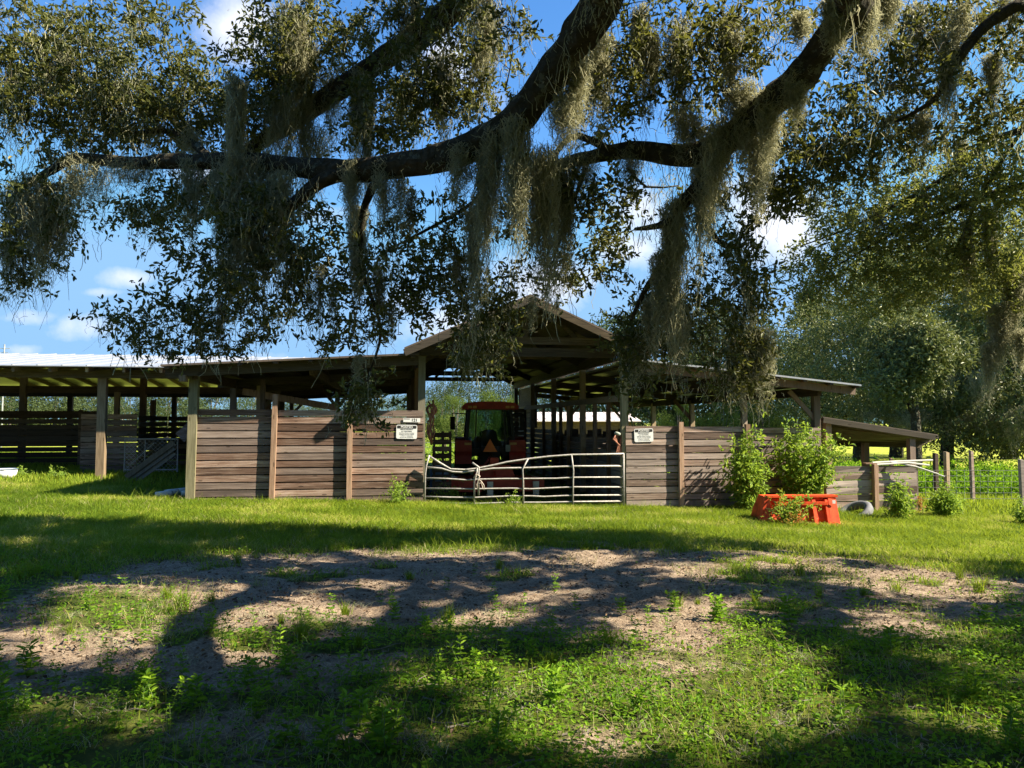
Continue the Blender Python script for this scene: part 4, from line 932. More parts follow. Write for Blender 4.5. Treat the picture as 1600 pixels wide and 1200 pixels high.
# crown clumps: px, py, rx, ry, Y, half depth, number of twigs
B1 = [(50, 90, 100, 110, 8.8, .9, 150), (160, 110, 80, 90, 9.2, .9, 110), (90, 190, 110, 70, 8.8, .8, 110), (60, 320, 90, 70, 8.9, .8, 75), (30, 390, 60, 50, 9, .6, 45), (20, 440, 30, 25, 9, .4, 12), (110, 330, 30, 50, 9, .4, 16),
      (215, 170, 70, 60, 9, .8, 70), (285, 130, 70, 60, 8.9, .8, 70), (235, 18, 80, 22, 8.3, .6, 30), (270, 200, 90, 45, 9, .7, 60), (430, 90, 70, 90, 8.6, .8, 100), (385, 180, 70, 60, 9., .8, 70), (320, 300, 70, 30, 8.7, .6, 26), (240, 330, 50, 40, 8.8, .5, 20),
      (430, 350, 120, 60, 8.2, .8, 95), (350, 420, 90, 60, 8.3, .8, 75), (420, 470, 80, 50, 8.4, .7, 65), (290, 490, 75, 35, 8.5, .6, 45), (330, 530, 70, 28, 8.5, .5, 34), (200, 505, 60, 25, 8.5, .4, 20), (240, 545, 40, 14, 8.5, .3, 10), (250, 320, 60, 40, 8.5, .5, 22), (220, 355, 40, 25, 8.5, .4, 10), (390, 310, 110, 35, 8.3, .6, 40), (440, 400, 70, 30, 8.2, .5, 22),
      (520, 60, 80, 60, 9, .8, 75), (500, 420, 70, 40, 8.3, .7, 34), (620, 410, 90, 60, 8.2, .8, 70), (560, 500, 70, 45, 8.4, .7, 42), (640, 480, 55, 40, 8.4, .6, 30), (700, 390, 60, 50, 8.2, .6, 34),
      (520, 535, 30, 20, 8.5, .4, 8), (565, 640, 45, 24, 8.6, .3, 24), (560, 600, 30, 26, 8.6, .3, 12), (755, 500, 60, 55, 8.4, .6, 50), (745, 550, 48, 34, 8.5, .5, 44), (780, 440, 50, 40, 8.2, .6, 26), (720, 330, 80, 30, 8., .6, 28), (700, 450, 60, 45, 8.3, .6, 32),
      (620, 170, 80, 50, 8.6, .8, 60), (680, 130, 90, 70, 8.2, .9, 90), (760, 80, 90, 80, 7.9, .8, 80), (700, 20, 90, 30, 8.5, .6, 40), (620, 20, 60, 25, 8.6, .6, 30), (590, 210, 60, 30, 8.3, .5, 24),
      (830, 330, 60, 50, 8., .6, 30), (920, 310, 60, 40, 7.9, .6, 34), (930, 400, 70, 50, 8.1, .7, 42), (870, 430, 60, 26, 8.2, .6, 20), (960, 330, 60, 40, 7.9, .6, 26), (930, 130, 70, 80, 7.6, .8, 62), (990, 60, 60, 60, 7.5, .8, 44), (980, 160, 40, 50, 7.6, .5, 26),
      (992, 545, 44, 44, 8.4, .5, 44), (1000, 500, 50, 40, 8.3, .5, 34), (1050, 470, 70, 55, 8.1, .6, 52), (1060, 535, 55, 38, 8.4, .5, 34), (1000, 592, 36, 22, 8.5, .4, 12),
      (1130, 450, 70, 60, 8.2, .7, 56), (1185, 400, 40, 50, 8.2, .5, 24), (1160, 510, 55, 50, 8.4, .5, 40), (1170, 590, 45, 35, 8.6, .4, 28), (1110, 600, 40, 20, 8.6, .4, 12), (1140, 560, 50, 30, 8.5, .4, 20), (1130, 340, 70, 40, 7.9, .6, 30),
      (1080, 120, 70, 100, 7.4, .8, 84), (1150, 60, 60, 60, 7.2, .7, 54), (1180, 290, 60, 45, 7.7, .6, 36), (1240, 230, 80, 60, 7.6, .7, 66), (1220, 300, 50, 30, 7.7, .5, 26), (1300, 200, 80, 60, 7.7, .8, 62), (1330, 270, 70, 35, 7.8, .6, 34), (1390, 120, 90, 70, 7.8, .9, 86), (1430, 40, 80, 50, 7.8, .8, 56),
      (1480, 200, 90, 50, 7.9, .8, 60), (1560, 90, 70, 80, 7.7, .8, 62), (1520, 30, 70, 40, 7.7, .7, 36), (1600, 180, 60, 60, 8, .7, 38), (1380, 210, 60, 40, 7.9, .6, 34), (1230, 30, 50, 40, 7, .6, 22), (1290, 300, 40, 20, 7.8, .4, 12)]
cen = []
for (px, py, rx, ry, Y, dy, n) in B1:
    c = at(px, py, Y); k = Y / F; cen.append(ell(int(n * (1.2 if px < 700 and py < 230 else .95 if px < 700 else .82)), c, (rx * k, dy, ry * k)))
cen = np.concatenate(cen)
V, Fc, rn = clusters(cen, 22, .30, .074)
np_o = np.array(OO)
o = np_mesh('foliage', V - np_o, Fc, rn, M['oak'], oak); tag(o, kind='stuff')
tv, tf = twig_net(skel, cen); o = np_mesh('twigs', tv - np_o, tf, RNG.random(len(tv)), M['bark'], oak); tag(o, kind='stuff')
# unseen crown round the frame: lobes placed to cast shade, gaps to pass sun
GAPS = [(265, 915, 60, 12), (420, 925, 60, 22), (175, 950, 110, 40), (120, 1010, 130, 25), (370, 1010, 70, 26), (560, 965, 100, 12), (740, 965, 100, 18), (700, 868, 100, 14), (680, 1055, 40, 18), (150, 1115, 50, 25), (390, 1140, 80, 22), (475, 1125, 50, 12),
        (940, 872, 70, 12), (1100, 895, 80, 10), (1210, 882, 90, 12), (1425, 905, 100, 18), (1510, 925, 80, 15), (1075, 955, 90, 22), (1075, 1015, 140, 32), (1390, 960, 60, 12), (1060, 1105, 240, 62), (870, 1090, 130, 44), (900, 1155, 90, 20), (1590, 1090, 35, 40), (60, 872, 60, 18), (830, 925, 90, 12), (580, 905, 60, 10), (1500, 1010, 60, 24)]
GP3 = [(850, 330, 7.5), (840, 420, 7.5), (720, 430, 7.9), (1310, 40, 6), (1350, 30, 6.1), (60, 380, 8.9), (40, 320, 8.9), (1180, 580, 8.5), (570, 200, 8.8), (1080, 130, 7.4), (1010, 560, 8.4), (750, 560, 8.5), (560, 640, 8.6), (100, 100, 8.9), (1400, 380, 10.8), (1500, 400, 10.5), (1330, 420, 11), (1560, 300, 10.4), (1450, 320, 10.7), (1560, 450, 10.4), (1350, 350, 10.9), (1120, 470, 8.2), (1060, 240, 7.4), (1180, 170, 6.9), (1400, 120, 7.8), (1250, 240, 7.6), (620, 170, 8.6), (1040, 470, 7.6), (1300, 130, 7.7), (940, 130, 7.2), (430, 120, 8.6), (400, 470, 8.4)]
SL = np.array([SUN_DIR.x, SUN_DIR.y]) / SUN_DIR.z
gl = []
for (px, py, Y) in GP3:
    p = at(px, py, Y); gl.append((p.x - SL[0] * p.z, p.y - SL[1] * p.z))
gl = np.array(gl); lob = []; acc = []
rs = np.random.default_rng(77)
for _ in range(34000):
    gx, gy = rs.uniform(-9.5, 9), rs.uniform(1.0, 14.2); px, py = proj(np.array(gx), np.array(gy), G(gx, gy))
    edge = np.interp(px, [-300, 0, 300, 600, 900, 1050, 1250, 1600, 1900], [782, 800, 812, 822, 832, 842, 868, 888, 900]) + 10
    if py < edge: continue
    if any(((px - a) / (c + (300 if b < 1000 else 360) / gy)) ** 2 + ((py - b) / (d + (450 if b < 1000 else 600) / gy ** 2)) ** 2 < 1 for a, b, c, d in GAPS): continue
    if (((gl - (gx, gy)) ** 2).sum(1) < .6).any(): continue
    if acc and (((np.array(acc) - (gx, gy)) ** 2).sum(1) < .145).any(): continue
    for h in (7, 7.6, 8.2, 8.8, 9.4, 10):
        h = h + rs.uniform(0, .5); c = np.array([gx + SL[0] * h, gy + SL[1] * h, h]); qx, qy = proj(c[0], c[1], c[2])
        if qy < -70 or qx > 1700 or c[1] < .5: break
    else: continue
    acc.append((gx, gy)); lob.append(c)
cen2 = np.concatenate([ell(27, c, (.36, .36, .3)) for c in lob])
px_, py_ = proj(cen2[:, 0], cen2[:, 1], cen2[:, 2]); cen2 = cen2[(py_ < -10) | (px_ < -60) | (px_ > 1660) | (cen2[:, 1] < 1)]
print('lobes', len(lob))
V, Fc, rn = clusters(cen2, 18, .26, .12)
o = np_mesh('shade_foliage', V - np_o, Fc, rn, M['oak'], oak); tag(o, kind='stuff')
tv, tf = twig_net(skel, cen2[::15], .03); o = np_mesh('shade_twigs', tv - np_o, tf, RNG.random(len(tv)), M['bark'], oak); tag(o, kind='stuff')
# unseen rear crown, added over and behind the camera to block sky fill
cb = np.concatenate([ell(500, (4, -5, 8.5), (9, 4.5, 2.2), .3), ell(300, (5, -11, 6.5), (10, 3, 3.5), .3), ell(200, (-6, -5, 6.5), (3, 5, 3), .3)])
V, Fc, rn = clusters(cb, 16, 1.0, .36); o = np_mesh('sky_block_foliage', V - np_o, Fc, rn, M['oak'], oak); tag(o, kind='stuff')
# mossy fur clinging to the limbs
def fringe(sk, n, org, parent):
    m = len(sk); ii = RNG.integers(0, m, n); base = sk[ii] + RNG.normal(size=(n, 3)) * np.array([.09, .09, .07]); px, py = proj(base[:, 0], base[:, 1], base[:, 2])
    cl_ = fbm(base[:, 0] * 2.2 + 9, base[:, 1] * 2.2 + base[:, 2], 66) > .44; base = base[(px > -50) & (px < 1650) & (py > -60) & cl_]; n = len(base); S = 5; t = np.linspace(0, 1, S)[None, :, None]
    L = (.05 + .22 * RNG.random((n, 1, 1)) ** 2.5); d = np.array([0, 0, -1.]) + RNG.normal(size=(n, 1, 3)) * .35
    P = base[:, None] + d * L * t + RNG.normal(size=(n, S, 3)) * .010; a = RNG.random(n) * 3.14; sd = np.stack([np.cos(a), np.sin(a), 0 * a], -1)[:, None] * .0032
    V = np.stack([P - sd, P + sd], 2).reshape(-1, 3); b = (np.arange(n) * S * 2)[:, None, None] + (np.arange(S - 1) * 2)[None, :, None]
    return tag(np_mesh('moss_fur', V - org, (b + np.array([0, 1, 3, 2])).reshape(-1, 4), np.repeat(RNG.random(n), S * 2), M['moss'], parent), kind='stuff')
fringe(skel[:], 36000, np_o, oak)
fringe(cen, 26000, np_o, oak)
# beards of moss: px, py of the top, length px, width px, Y, strands
MS = [(455, 20, 240, 70, 8.6, 330), (480, 70, 220, 40, 8.8, 160), (370, 130, 240, 34, 8.0, 300), (372, 250, 130, 50, 8.0, 150), (440, 150, 160, 60, 8.7, 170), (300, 258, 130, 50, 8.3, 130), (350, 262, 170, 55, 8.2, 180), (405, 256, 200, 60, 8.1, 230), (440, 275, 200, 40, 7.9, 140), (385, 350, 130, 50, 8., 120),
      (490, 200, 120, 70, 9.0, 150), (560, 120, 180, 34, 8.8, 200), (548, 260, 120, 34, 7.7, 130), (575, 130, 210, 26, 8.7, 170), (600, 260, 120, 40, 7.6, 90), (625, 262, 140, 26, 7.6, 60), (560, 330, 190, 34, 8., 170), (520, 120, 120, 50, 8.9, 110),
      (135, 258, 90, 90, 8.6, 120), (210, 258, 50, 80, 8.5, 80), (60, 285, 150, 70, 8.8, 200), (30, 300, 160, 60, 8.9, 180), (95, 320, 110, 36, 8.9, 110), (12, 380, 80, 30, 9, 60), (90, 80, 110, 40, 8.9, 80), (240, 160, 70, 60, 9, 70), (300, 210, 50, 50, 8.6, 60), (20, 120, 120, 40, 8.9, 70),
      (640, 10, 150, 50, 8.6, 130), (690, 90, 150, 40, 8.2, 130), (760, 10, 180, 60, 7.9, 170), (720, 235, 110, 44, 7.2, 110), (770, 215, 150, 44, 7.1, 180), (805, 195, 210, 50, 7.0, 280), (845, 240, 200, 60, 7.5, 320), (878, 258, 190, 46, 7.8, 230), (760, 240, 200, 40, 7.2, 180), (740, 330, 170, 26, 7.6, 110), (715, 400, 80, 20, 7.9, 50), (900, 90, 130, 50, 6.9, 150), (880, 150, 100, 60, 6.9, 120), (935, 60, 140, 60, 7.2, 170), (915, 250, 70, 50, 7.8, 60), (985, 240, 60, 50, 7.6, 60),
      (1000, 20, 160, 34, 7.4, 130), (1020, 60, 130, 26, 7.4, 80), (1060, 40, 190, 50, 7.4, 150), (1075, 180, 90, 60, 7.3, 110), (1140, 30, 160, 40, 7.1, 130), (1160, 140, 140, 60, 7.0, 230), (1120, 200, 140, 60, 7.1, 200), (1200, 150, 130, 50, 6.8, 180), (1185, 220, 130, 36, 7., 110), (1105, 260, 110, 50, 7.3, 120), (1240, 120, 90, 40, 6.6, 120), (1055, 320, 200, 50, 7.5, 300), (1035, 400, 130, 44, 7.6, 200), (1015, 470, 100, 30, 7.8, 80), (1090, 250, 200, 26, 7.4, 80), (1060, 480, 110, 40, 7.8, 80),
      (1305, 0, 90, 44, 6.0, 230), (1345, -10, 110, 50, 6.1, 240), (1385, -20, 90, 46, 6.4, 180), (1250, 30, 60, 30, 6.5, 60), (1480, 60, 160, 34, 7.2, 120), (1500, 20, 90, 34, 7.2, 70), (1550, 90, 100, 26, 7.6, 100), (1440, 180, 80, 30, 7.6, 70), (1430, 10, 120, 40, 7.7, 80), (1570, 0, 60, 30, 7.3, 40),
      (1190, 520, 120, 50, 8.5, 200), (1155, 530, 120, 44, 8.5, 130), (1170, 430, 90, 30, 8.3, 60), (500, 420, 120, 14, 8.3, 36), (520, 440, 90, 12, 8.3, 30), (485, 440, 90, 14, 8.3, 22), (590, 420, 120, 24, 8.2, 70), (640, 300, 110, 24, 7.8, 50), (990, 520, 90, 30, 8.3, 60), (345, 470, 100, 18, 8.4, 36), (610, 480, 70, 18, 8.4, 30), (560, 560, 60, 16, 8.5, 30), (830, 470, 60, 14, 8.3, 24), (1245, 120, 90, 30, 7.3, 60)]
MS = sorted(MS, key=lambda a: -a[3] * a[5])[:98]
for i, (px, py, L, W, Y, n) in enumerate(MS):
    p = at(px, py, Y) - OO; k = Y / F
    moss_clump(p, L * k * 1.08, W * k * 1.05, int(n * 1.55), oak, 100 + i)

# ------------------------------------------------------------ second oak on the right, boughs reaching into the frame
O2 = Vector((12.6, 8.0, 0)); oak2 = tag(empty('mossy_oak', tuple(O2)), 'second live oak whose thin boughs sweep in from the right edge', 'tree')
SK2 = []
m = MB(); A = polyline([(Vector((0, 0, -.8)), .6), (Vector((0, 0, 1.2)), .42), (Vector((-.3, .2, 3.5)), .36), (Vector((-.6, .5, 5.4)), .22)], .2, .02, 5); m.tube([Vector(a[:3]) for a in A], list(A[:, 3]), 16); m.build('trunk', M['bark'], oak2, True)
t5 = O2 + Vector((-.6, .5, 5.2)); t3 = O2 + Vector((-.3, .2, 3.6))
SK2.append(limb_px([(t5, .14), (1690, 150, 10.0, .09), (1600, 200, 10.2, .06), (1540, 225, 10.4, .05), (1480, 275, 10.6, .04), (1400, 320, 10.8, .03), (1330, 355, 11, .02), (1250, 385, 11.2, .01)], 'limb', oak2, O2, seed=41))
SK2.append(limb_px([(t3, .14), (1690, 240, 10.0, .08), (1610, 285, 10.2, .055), (1550, 302, 10.4, .045), (1480, 330, 10.6, .035), (1400, 362, 10.8, .022), (1300, 420, 11, .012)], 'limb', oak2, O2, seed=42))
SK2.append(limb_px([(1600, 200, 10.2, .03), (1560, 260, 10.3, .025), (1520, 330, 10.4, .02), (1490, 400, 10.5, .012)], 'limb', oak2, O2, seed=43))
sk2 = np.concatenate(SK2)
B3 = [(1330, 350, 80, 50, 11, .8, 90), (1290, 410, 60, 50, 11, .7, 60), (1400, 380, 80, 60, 10.8, .9, 110), (1480, 330, 80, 60, 10.6, .9, 110), (1560, 300, 70, 70, 10.4, .9, 100), (1560, 400, 70, 60, 10.4, .8, 90), (1480, 430, 70, 50, 10.6, .8, 70), (1380, 460, 70, 40, 10.9, .7, 50), (1260, 460, 40, 40, 11, .5, 24), (1600, 240, 50, 50, 10.2, .7, 44), (1500, 250, 60, 40, 10.5, .7, 50), (1420, 300, 70, 40, 10.8, .7, 60), (1590, 470, 40, 40, 10.3, .6, 30)]
cen3 = np.concatenate([ell(n, at(px, py, Y), (rx * Y / F, dy, ry * Y / F)) for (px, py, rx, ry, Y, dy, n) in B3])
n0 = np.array(O2); V, Fc, rn = clusters(cen3, 26, .4, .072, rvar=RNG.random(len(cen3)) * .6 + .4)  # leaf tones biased lighter so the boughs look sunlit
tag(np_mesh('foliage', V - n0, Fc, rn, M['oak_sunlit_tint'], oak2), kind='stuff'); tv, tf = twig_net(sk2, cen3); tag(np_mesh('twigs', tv - n0, tf, RNG.random(len(tv)), M['bark'], oak2), kind='stuff')

for i, (px, py, L, W, Y, n) in enumerate([(1545, 330, 110, 26, 10.4, 110), (1510, 350, 120, 20, 10.4, 90), (1585, 430, 130, 36, 10.3, 200), (1560, 480, 120, 40, 10.3, 240), (1545, 540, 80, 26, 10.3, 110), (1500, 220, 80, 24, 10.5, 60), (1370, 330, 50, 30, 10.9, 50), (1440, 300, 60, 30, 10.7, 60), (1597, 520, 70, 24, 10.2, 80)]):
    moss_clump(at(px, py, Y) - O2, L * Y / F, W * Y / F, n * 2, oak2, 300 + i)

# ------------------------------------------------------------ background trees
def crown_mesh(name, lobes, n, size, mat, parent, org, per=5, shell=.5):
    """leaf clumps spread through many lobes; denser toward each lobe's skin"""
    vols = np.array([l[1][0] * l[1][2] for l in lobes]); cnt = np.maximum(8, n * vols / vols.sum()).astype(int)
    cs, rv = [], []
    for (c, r), k in zip(lobes, cnt):
        p = ell(k, c, r, shell); cs.append(p); rv.append(np.clip(.2 + .6 * RNG.random() + RNG.normal(size=k) * .18, 0, 1))
    cs = np.concatenate(cs); rv = np.concatenate(rv)
    V, Fc, rn = clusters(cs, per, size * 3, size, rvar=rv)
    return tag(np_mesh(name, V - np.array(org), Fc, rn, mat, parent), kind='stuff')
def lobes_for(h, w, base, k, rs):
    L = []
    for _ in range(k):
        a = rs.random() * 6.28; u = rs.random(); z = base + (h - base) * u; R_ = w / 2 * math.sin(math.pi * min(.97, .22 + .70 * u)) * (.3 + .7 * rs.random() ** .5)
        q = w * (.10 + .10 * rs.random()); L.append(((R_ * math.cos(a), R_ * math.sin(a), z), (q * 1.25, q * 1.25, q * (.7 + .35 * rs.random()))))
    return L
def bg_tree(name, h, w, base, n, size, mat, label, group, seed, k=26, bark_='bark_pale'):
    rs = np.random.default_rng(seed); t = tag(empty(name, (0, 0, 0)), label, 'tree', group)
    L = lobes_for(h, w, base, k, rs); m = MB()
    A = polyline([(Vector((0, 0, -.4)), h * .035), (Vector((.1, 0, base)), h * .025), (Vector((rs.normal() * .4, 0, h * .8)), h * .008)], .6, .05, seed); m.tube([Vector(a[:3]) for a in A], list(A[:, 3]), 9)
    m.build('trunk', M[bark_], t, True); m = MB()
    for c, r in L[::3]:
        z0 = base * .8 + rs.random() * (c[2] - base * .8) * .5
        m.tube([(0, 0, z0), (c[0] * .5, c[1] * .5, z0 + (c[2] - z0) * .6), c], [h * .012, h * .008, h * .003], 5)
    m.build('limbs', M[bark_], t, True)
    crown_mesh('crown', L, n, size, M[mat], t, (0, 0, 0), 5); return t
def copy_tree(src, loc, rz, s, label=None):
    c = src.copy(); C.objects.link(c); c.location = loc; c.rotation_euler = (0, 0, rz); c.scale = s
    if label: c['label'] = label; c['group'] = label.split(' seen ')[-1].split(' rising ')[-1].split(' standing ')[-1] + ' trees'
    for ch in src.children:
        d = ch.copy(); C.objects.link(d); d.parent = c
    return c
# (template, px, Y, top py, width px)
P1 = bg_tree('oak_tree', 10, 12, 1.6, 2600, .30, 'tree_far', 'grey-green distant oak in the tree line behind the pasture', 'trees behind the pasture', 1)
P2 = bg_tree('oak_tree', 10, 11, .8, 2600, .30, 'tree_bright', 'sunlit yellow-green tree at the edge of the pasture', 'sunlit trees at the pasture edge', 2, 22)
P3 = bg_tree('oak_tree', 10, 9, .5, 2600, .30, 'tree_far', 'grey-green distant oak in the tree line behind the pasture', 'trees behind the pasture', 3, 30)
used = set()
def put(src, px, Y, top, wpx, label=None):
    q = at(px, top, Y); zg = g1(q.x, Y); s = (q.z - zg) / 10.4; W = wpx * Y / F; w0 = {'P1': 12, 'P2': 11, 'P3': 9}[src]; T = {'P1': P1, 'P2': P2, 'P3': P3}[src]; sx = W / w0
    if src not in used:
        used.add(src); T.location = (q.x, Y, zg); T.scale = (sx, sx, s)
        if label: T['label'] = label; T['group'] = label.split(' seen ')[-1].split(' rising ')[-1].split(' standing ')[-1] + ' trees'
        return
    copy_tree(T, (q.x, Y, zg), random.uniform(0, 6.28), (sx, sx, s), label)
# left line seen through the shed, trees seen through the barn, and the tall oaks behind the right wing
for px, Y, top, wd in ((-60, 80, 580, 120), (20, 74, 592, 110), (90, 78, 590, 110), (150, 84, 600, 90), (205, 80, 604, 90), (262, 84, 600, 100), (330, 90, 604, 90), (395, 110, 616, 80), (450, 150, 628, 70), (500, 150, 631, 60), (550, 140, 626, 70), (605, 120, 618, 70), (655, 95, 612, 70)):
    put('P1' if px % 2 else 'P3', px, Y, top, wd, 'grey-green distant oak seen through the open long shed' if px < 300 else 'small hazy distant oak seen through the left wing of the barn')
for px, Y, top, wd in ((690, 72, 596, 70), (735, 75, 586, 90), (785, 68, 592, 90), (830, 64, 590, 80)): put('P1', px, Y, top, wd, 'grey-green oak seen behind the tractor through the middle bay')
for px, Y, top, wd in ((712, 62, 622, 60), (760, 60, 616, 62), (800, 57, 626, 50), (675, 64, 630, 40)): put('P2', px, Y, top, wd)
for px, Y, top, wd in ((890, 74, 560, 110), (960, 72, 500, 150), (1035, 62, 478, 170), (1110, 60, 482, 150), (1180, 58, 500, 130), (1240, 55, 540, 110)): put('P3', px, Y, top, wd, 'tall grey oak rising over the right wing roof')
for px, Y, top, wd in ((1190, 46, 610, 70), (1130, 48, 620, 60), (1060, 48, 622, 60)): put('P2', px, Y, top, wd, 'sunlit low tree growing close behind the right wing')
# unseen oaks added behind the camera to keep sky light off the shade
for px, Y, sx_ in ((-14, -22, 1.3), (-7, -25, 1.2), (0, -23, 1.3), (7, -26, 1.2), (14, -22, 1.3), (-20, -12, 1.2)):
    copy_tree(P1, (px, Y, 0), px, (sx_, sx_, 1.1), 'unseen oak added to block sky light, standing behind the photographer')
# big dark oaks on the right
def big_oak(px, Y, top, wpx, base, n, seed, label, mat='oak_far', k=46, size=.16):
    q = at(px, top, Y); zg = g1(q.x, Y); h = q.z - zg; W = wpx * Y / F
    t = bg_tree('spreading_oak', h, W, base, n, size, mat, label, 'big oaks beyond the fence', seed, k, 'bark'); t.location = (q.x, Y, zg); return t, h, W
bo = [big_oak(1335, 40, 470, 230, 2.6, 7000, 51, 'dark spreading oak directly behind the lean-to roof'), big_oak(1470, 34, 395, 330, 1.9, 13000, 52, 'tallest dark oak beyond the wire fence with low mossy skirts'),
      big_oak(1620, 31, 380, 300, 1.8, 9000, 53, 'dark oak at the right edge above the pasture'), big_oak(1278, 48, 430, 80, 3.2, 3000, 54, 'narrow tall dark cedar-like tree left of the big oaks', 'tree_far', 26)]
bo.append(big_oak(1390, 46, 380, 260, 1.6, 6000, 56, 'tall hazy oak filling the gap behind the dark oaks')); bo.append(big_oak(1560, 44, 300, 260, 1.4, 6000, 57, 'tallest hazy oak rising behind at the right edge'))
q = big_oak(1420, 28, 500, 150, 3.0, 4200, 55, 'paler sunlit oak in front of the dark oaks', 'oak_far', 30)
t = q[0]
for i, (px, py, L, W, Y, n) in enumerate([(1360, 640, 40, 60, 34, 120), (1430, 640, 34, 90, 31, 160), (1500, 646, 34, 90, 31, 180), (1560, 642, 46, 80, 30, 180), (1590, 635, 60, 60, 29, 160), (1470, 560, 80, 60, 29, 100), (1530, 580, 80, 50, 29, 100)]):
    T = bo[1][0] if px < 1540 else bo[2][0]; o = moss_clump(at(px, py, Y) - T.location, L * Y / F, W * Y / F, n * 2, T, 500 + i)
# far dark wood on the horizon
cs = []
for side in ((-700, -120, 300), (90, 900, 330)):
    xs_ = np.linspace(side[0], side[1], 420); cs.append(np.stack([xs_ + RNG.normal(size=420) * 4, side[2] + RNG.normal(size=420) * 8, 1 + RNG.random(420) * 7], -1))
cs = np.concatenate(cs); V, Fc, rn = clusters(cs, 14, 4.5, 2.2)
tag(np_mesh('far_wood', V, Fc, rn * .4, M['tree_far']), 'dark line of woods on the far horizon', 'wood', kind='stuff')
# tall weeds between the fence and the pasture
n = 9000; x = RNG.uniform(4, 22, n); y = 22.5 + RNG.random(n) * 6; hgt = (.35 + .75 * fbm(x * .7, y * .7, 31)) * (.6 + .4 * RNG.random(n))
cs = np.stack([x, y, G(x, y) + RNG.random(n) * hgt], -1); V, Fc, rn = clusters(cs, 7, .25, .12)
tag(np_mesh('hedge_weeds', V, Fc, rn, M['weed']), 'band of tall dark green weeds between the wire fence and the yellow pasture', 'weeds', kind='stuff')
n = 7000; x = RNG.uniform(-12, 1.5, n); y = 31 + RNG.random(n) * 30; cs = np.stack([x, y, G(x, y) + RNG.random(n) * .5], -1); V, Fc, rn = clusters(cs, 7, .3, .13)
tag(np_mesh('pasture_weeds', V, Fc, rn, M['bush']), 'bright leafy weeds covering the pasture behind the barn', 'weeds', kind='stuff')

# ------------------------------------------------------------ bushes and saplings by the walls
def bush(px, py_base, Y, h, w, stems, per_stem, leaf, mat, label, cat='bush', name='bush', seed=0, red=0., top_w=.6, ldepth=None):
    global RNG
    RNG = np.random.default_rng(seed); q = at(px, py_base, Y); zg = g1(q.x, Y)
    t = tag(empty(name, (q.x, Y, zg)), label, cat); m = MB(); cs = []
    for k in range(stems):
        a = RNG.random() * 6.28; l = RNG.random() ** .6; tip = Vector((math.cos(a) * w / 2 * l * .9, math.sin(a) * (ldepth or w) / 2 * l, h * (.55 + .45 * RNG.random()) * (1 - (1 - top_w) * l)))
        mid = Vector((tip.x * .45, tip.y * .45, tip.z * .55)) + Vector(RNG.normal(size=3)) * .04
        A = polyline([(Vector((RNG.normal() * .04, RNG.normal() * .04, -.05)), .009), (mid, .006), (tip, .003)], .12, .008, k)
        m.tube([Vector(a_[:3]) for a_ in A], list(A[:, 3]), 4); P = A[:, :3]
        u = RNG.random(per_stem) ** .75; ii = (u * (len(P) - 1)).astype(int); cs.append(P[ii] + RNG.normal(size=(per_stem, 3)) * .07 * (w + .3))
    m.build('stems', M['stem'], t); cs = np.concatenate(cs)
    V, Fc, rn = clusters(cs, 6, leaf * 2.2, leaf); tag(np_mesh('leaves', V, Fc, rn, M[mat], t), kind='stuff')
    if red:
        c = cs[(cs[:, 2] < h * .4)][:int(len(cs) * red)] + np.array([0, -.1, 0]); V, Fc, rn = clusters(c, 5, leaf * 2, leaf * .8); tag(np_mesh('dry_leaves', V, Fc, rn, M['autumn'], t), kind='stuff')
    return t
bush(1172, 795, 16.4, 2.55, 1.25, 22, 26, .105, 'bush', 'bright green leafy sapling bush against the grey wall left of the orange bucket', seed=61, ldepth=.6, top_w=.45)
bush(1258, 795, 16.7, 2.05, 1.6, 34, 28, .105, 'bush', 'taller spreading bush and vine covering the right end of the grey wall behind the bucket', seed=62, ldepth=.6, top_w=.8)
bush(1235, 812, 14.0, .62, 1.1, 18, 9, .07, 'bush', 'dry orange and green vine trailing over the front of the orange bucket', 'vine', 'vine', 63, red=.35, ldepth=.3, top_w=.8)
bush(1402, 808, 15.6, 1.0, .55, 10, 26, .085, 'bush', 'light green sapling in front of the lean-to board wall', 'sapling', 'sapling', 64)
bush(1474, 800, 16.6, .95, .80, 16, 30, .075, 'bush', 'round bright green bush just right of the lean-to wall', seed=65)
bush(1600, 800, 15.5, .7, .5, 10, 22, .06, 'bush', 'small weed clump at the right edge by the wire fence', seed=66)
bush(622, 788, 15.35, .82, .62, 7, 15, .06, 'bush', 'thin young sapling growing in front of the brown wall below the posted sign', 'sapling', 'sapling', 67)
bush(36, 744, 18.9, .30, .5, 9, 12, .05, 'bush', 'leafy weed beside the white tub at far left', 'weed', 'leafy_weed', 68)
bush(92, 744, 18.9, .24, .5, 8, 10, .05, 'bush', 'low leafy weed left of the sunlit shed post', 'weed', 'leafy_weed', 69)
bush(797, 790, 15.9, .3, .3, 6, 12, .05, 'bush', 'small leafy weed growing through the foot of the gate', 'weed', 'leafy_weed', 70)
bush(1440, 797, 17.3, .5, .5, 6, 8, .05, 'autumn', 'dry brown twigs piled between the lean-to wall end and the bush', 'brush', 'brush_pile', 71)
bush(705, 790, 17.3, .16, 1.4, 14, 12, .05, 'bush', 'low green weeds behind the left part of the gate', 'weed', 'leafy_weed', 72)
bush(1130, 760, 27, 1.3, 1.3, 14, 20, .1, 'weed', 'tall dark weeds standing behind the right wing', 'weed', 'tall_weed', 73)
for k, (px, py, Y, hh) in enumerate(((1495, 700, 24, 1.35), (1540, 705, 24.5, 1.2), (1580, 700, 25, 1.1))):
    bush(px, py, Y, hh, 1.1, 12, 16, .1, 'weed', ('tallest dark weed behind the fence right of the lean-to', 'middle dark weed clump behind the wire fence', 'rightmost dark weed clump behind the wire fence')[k], 'weed', 'tall_weed', 74 + k)

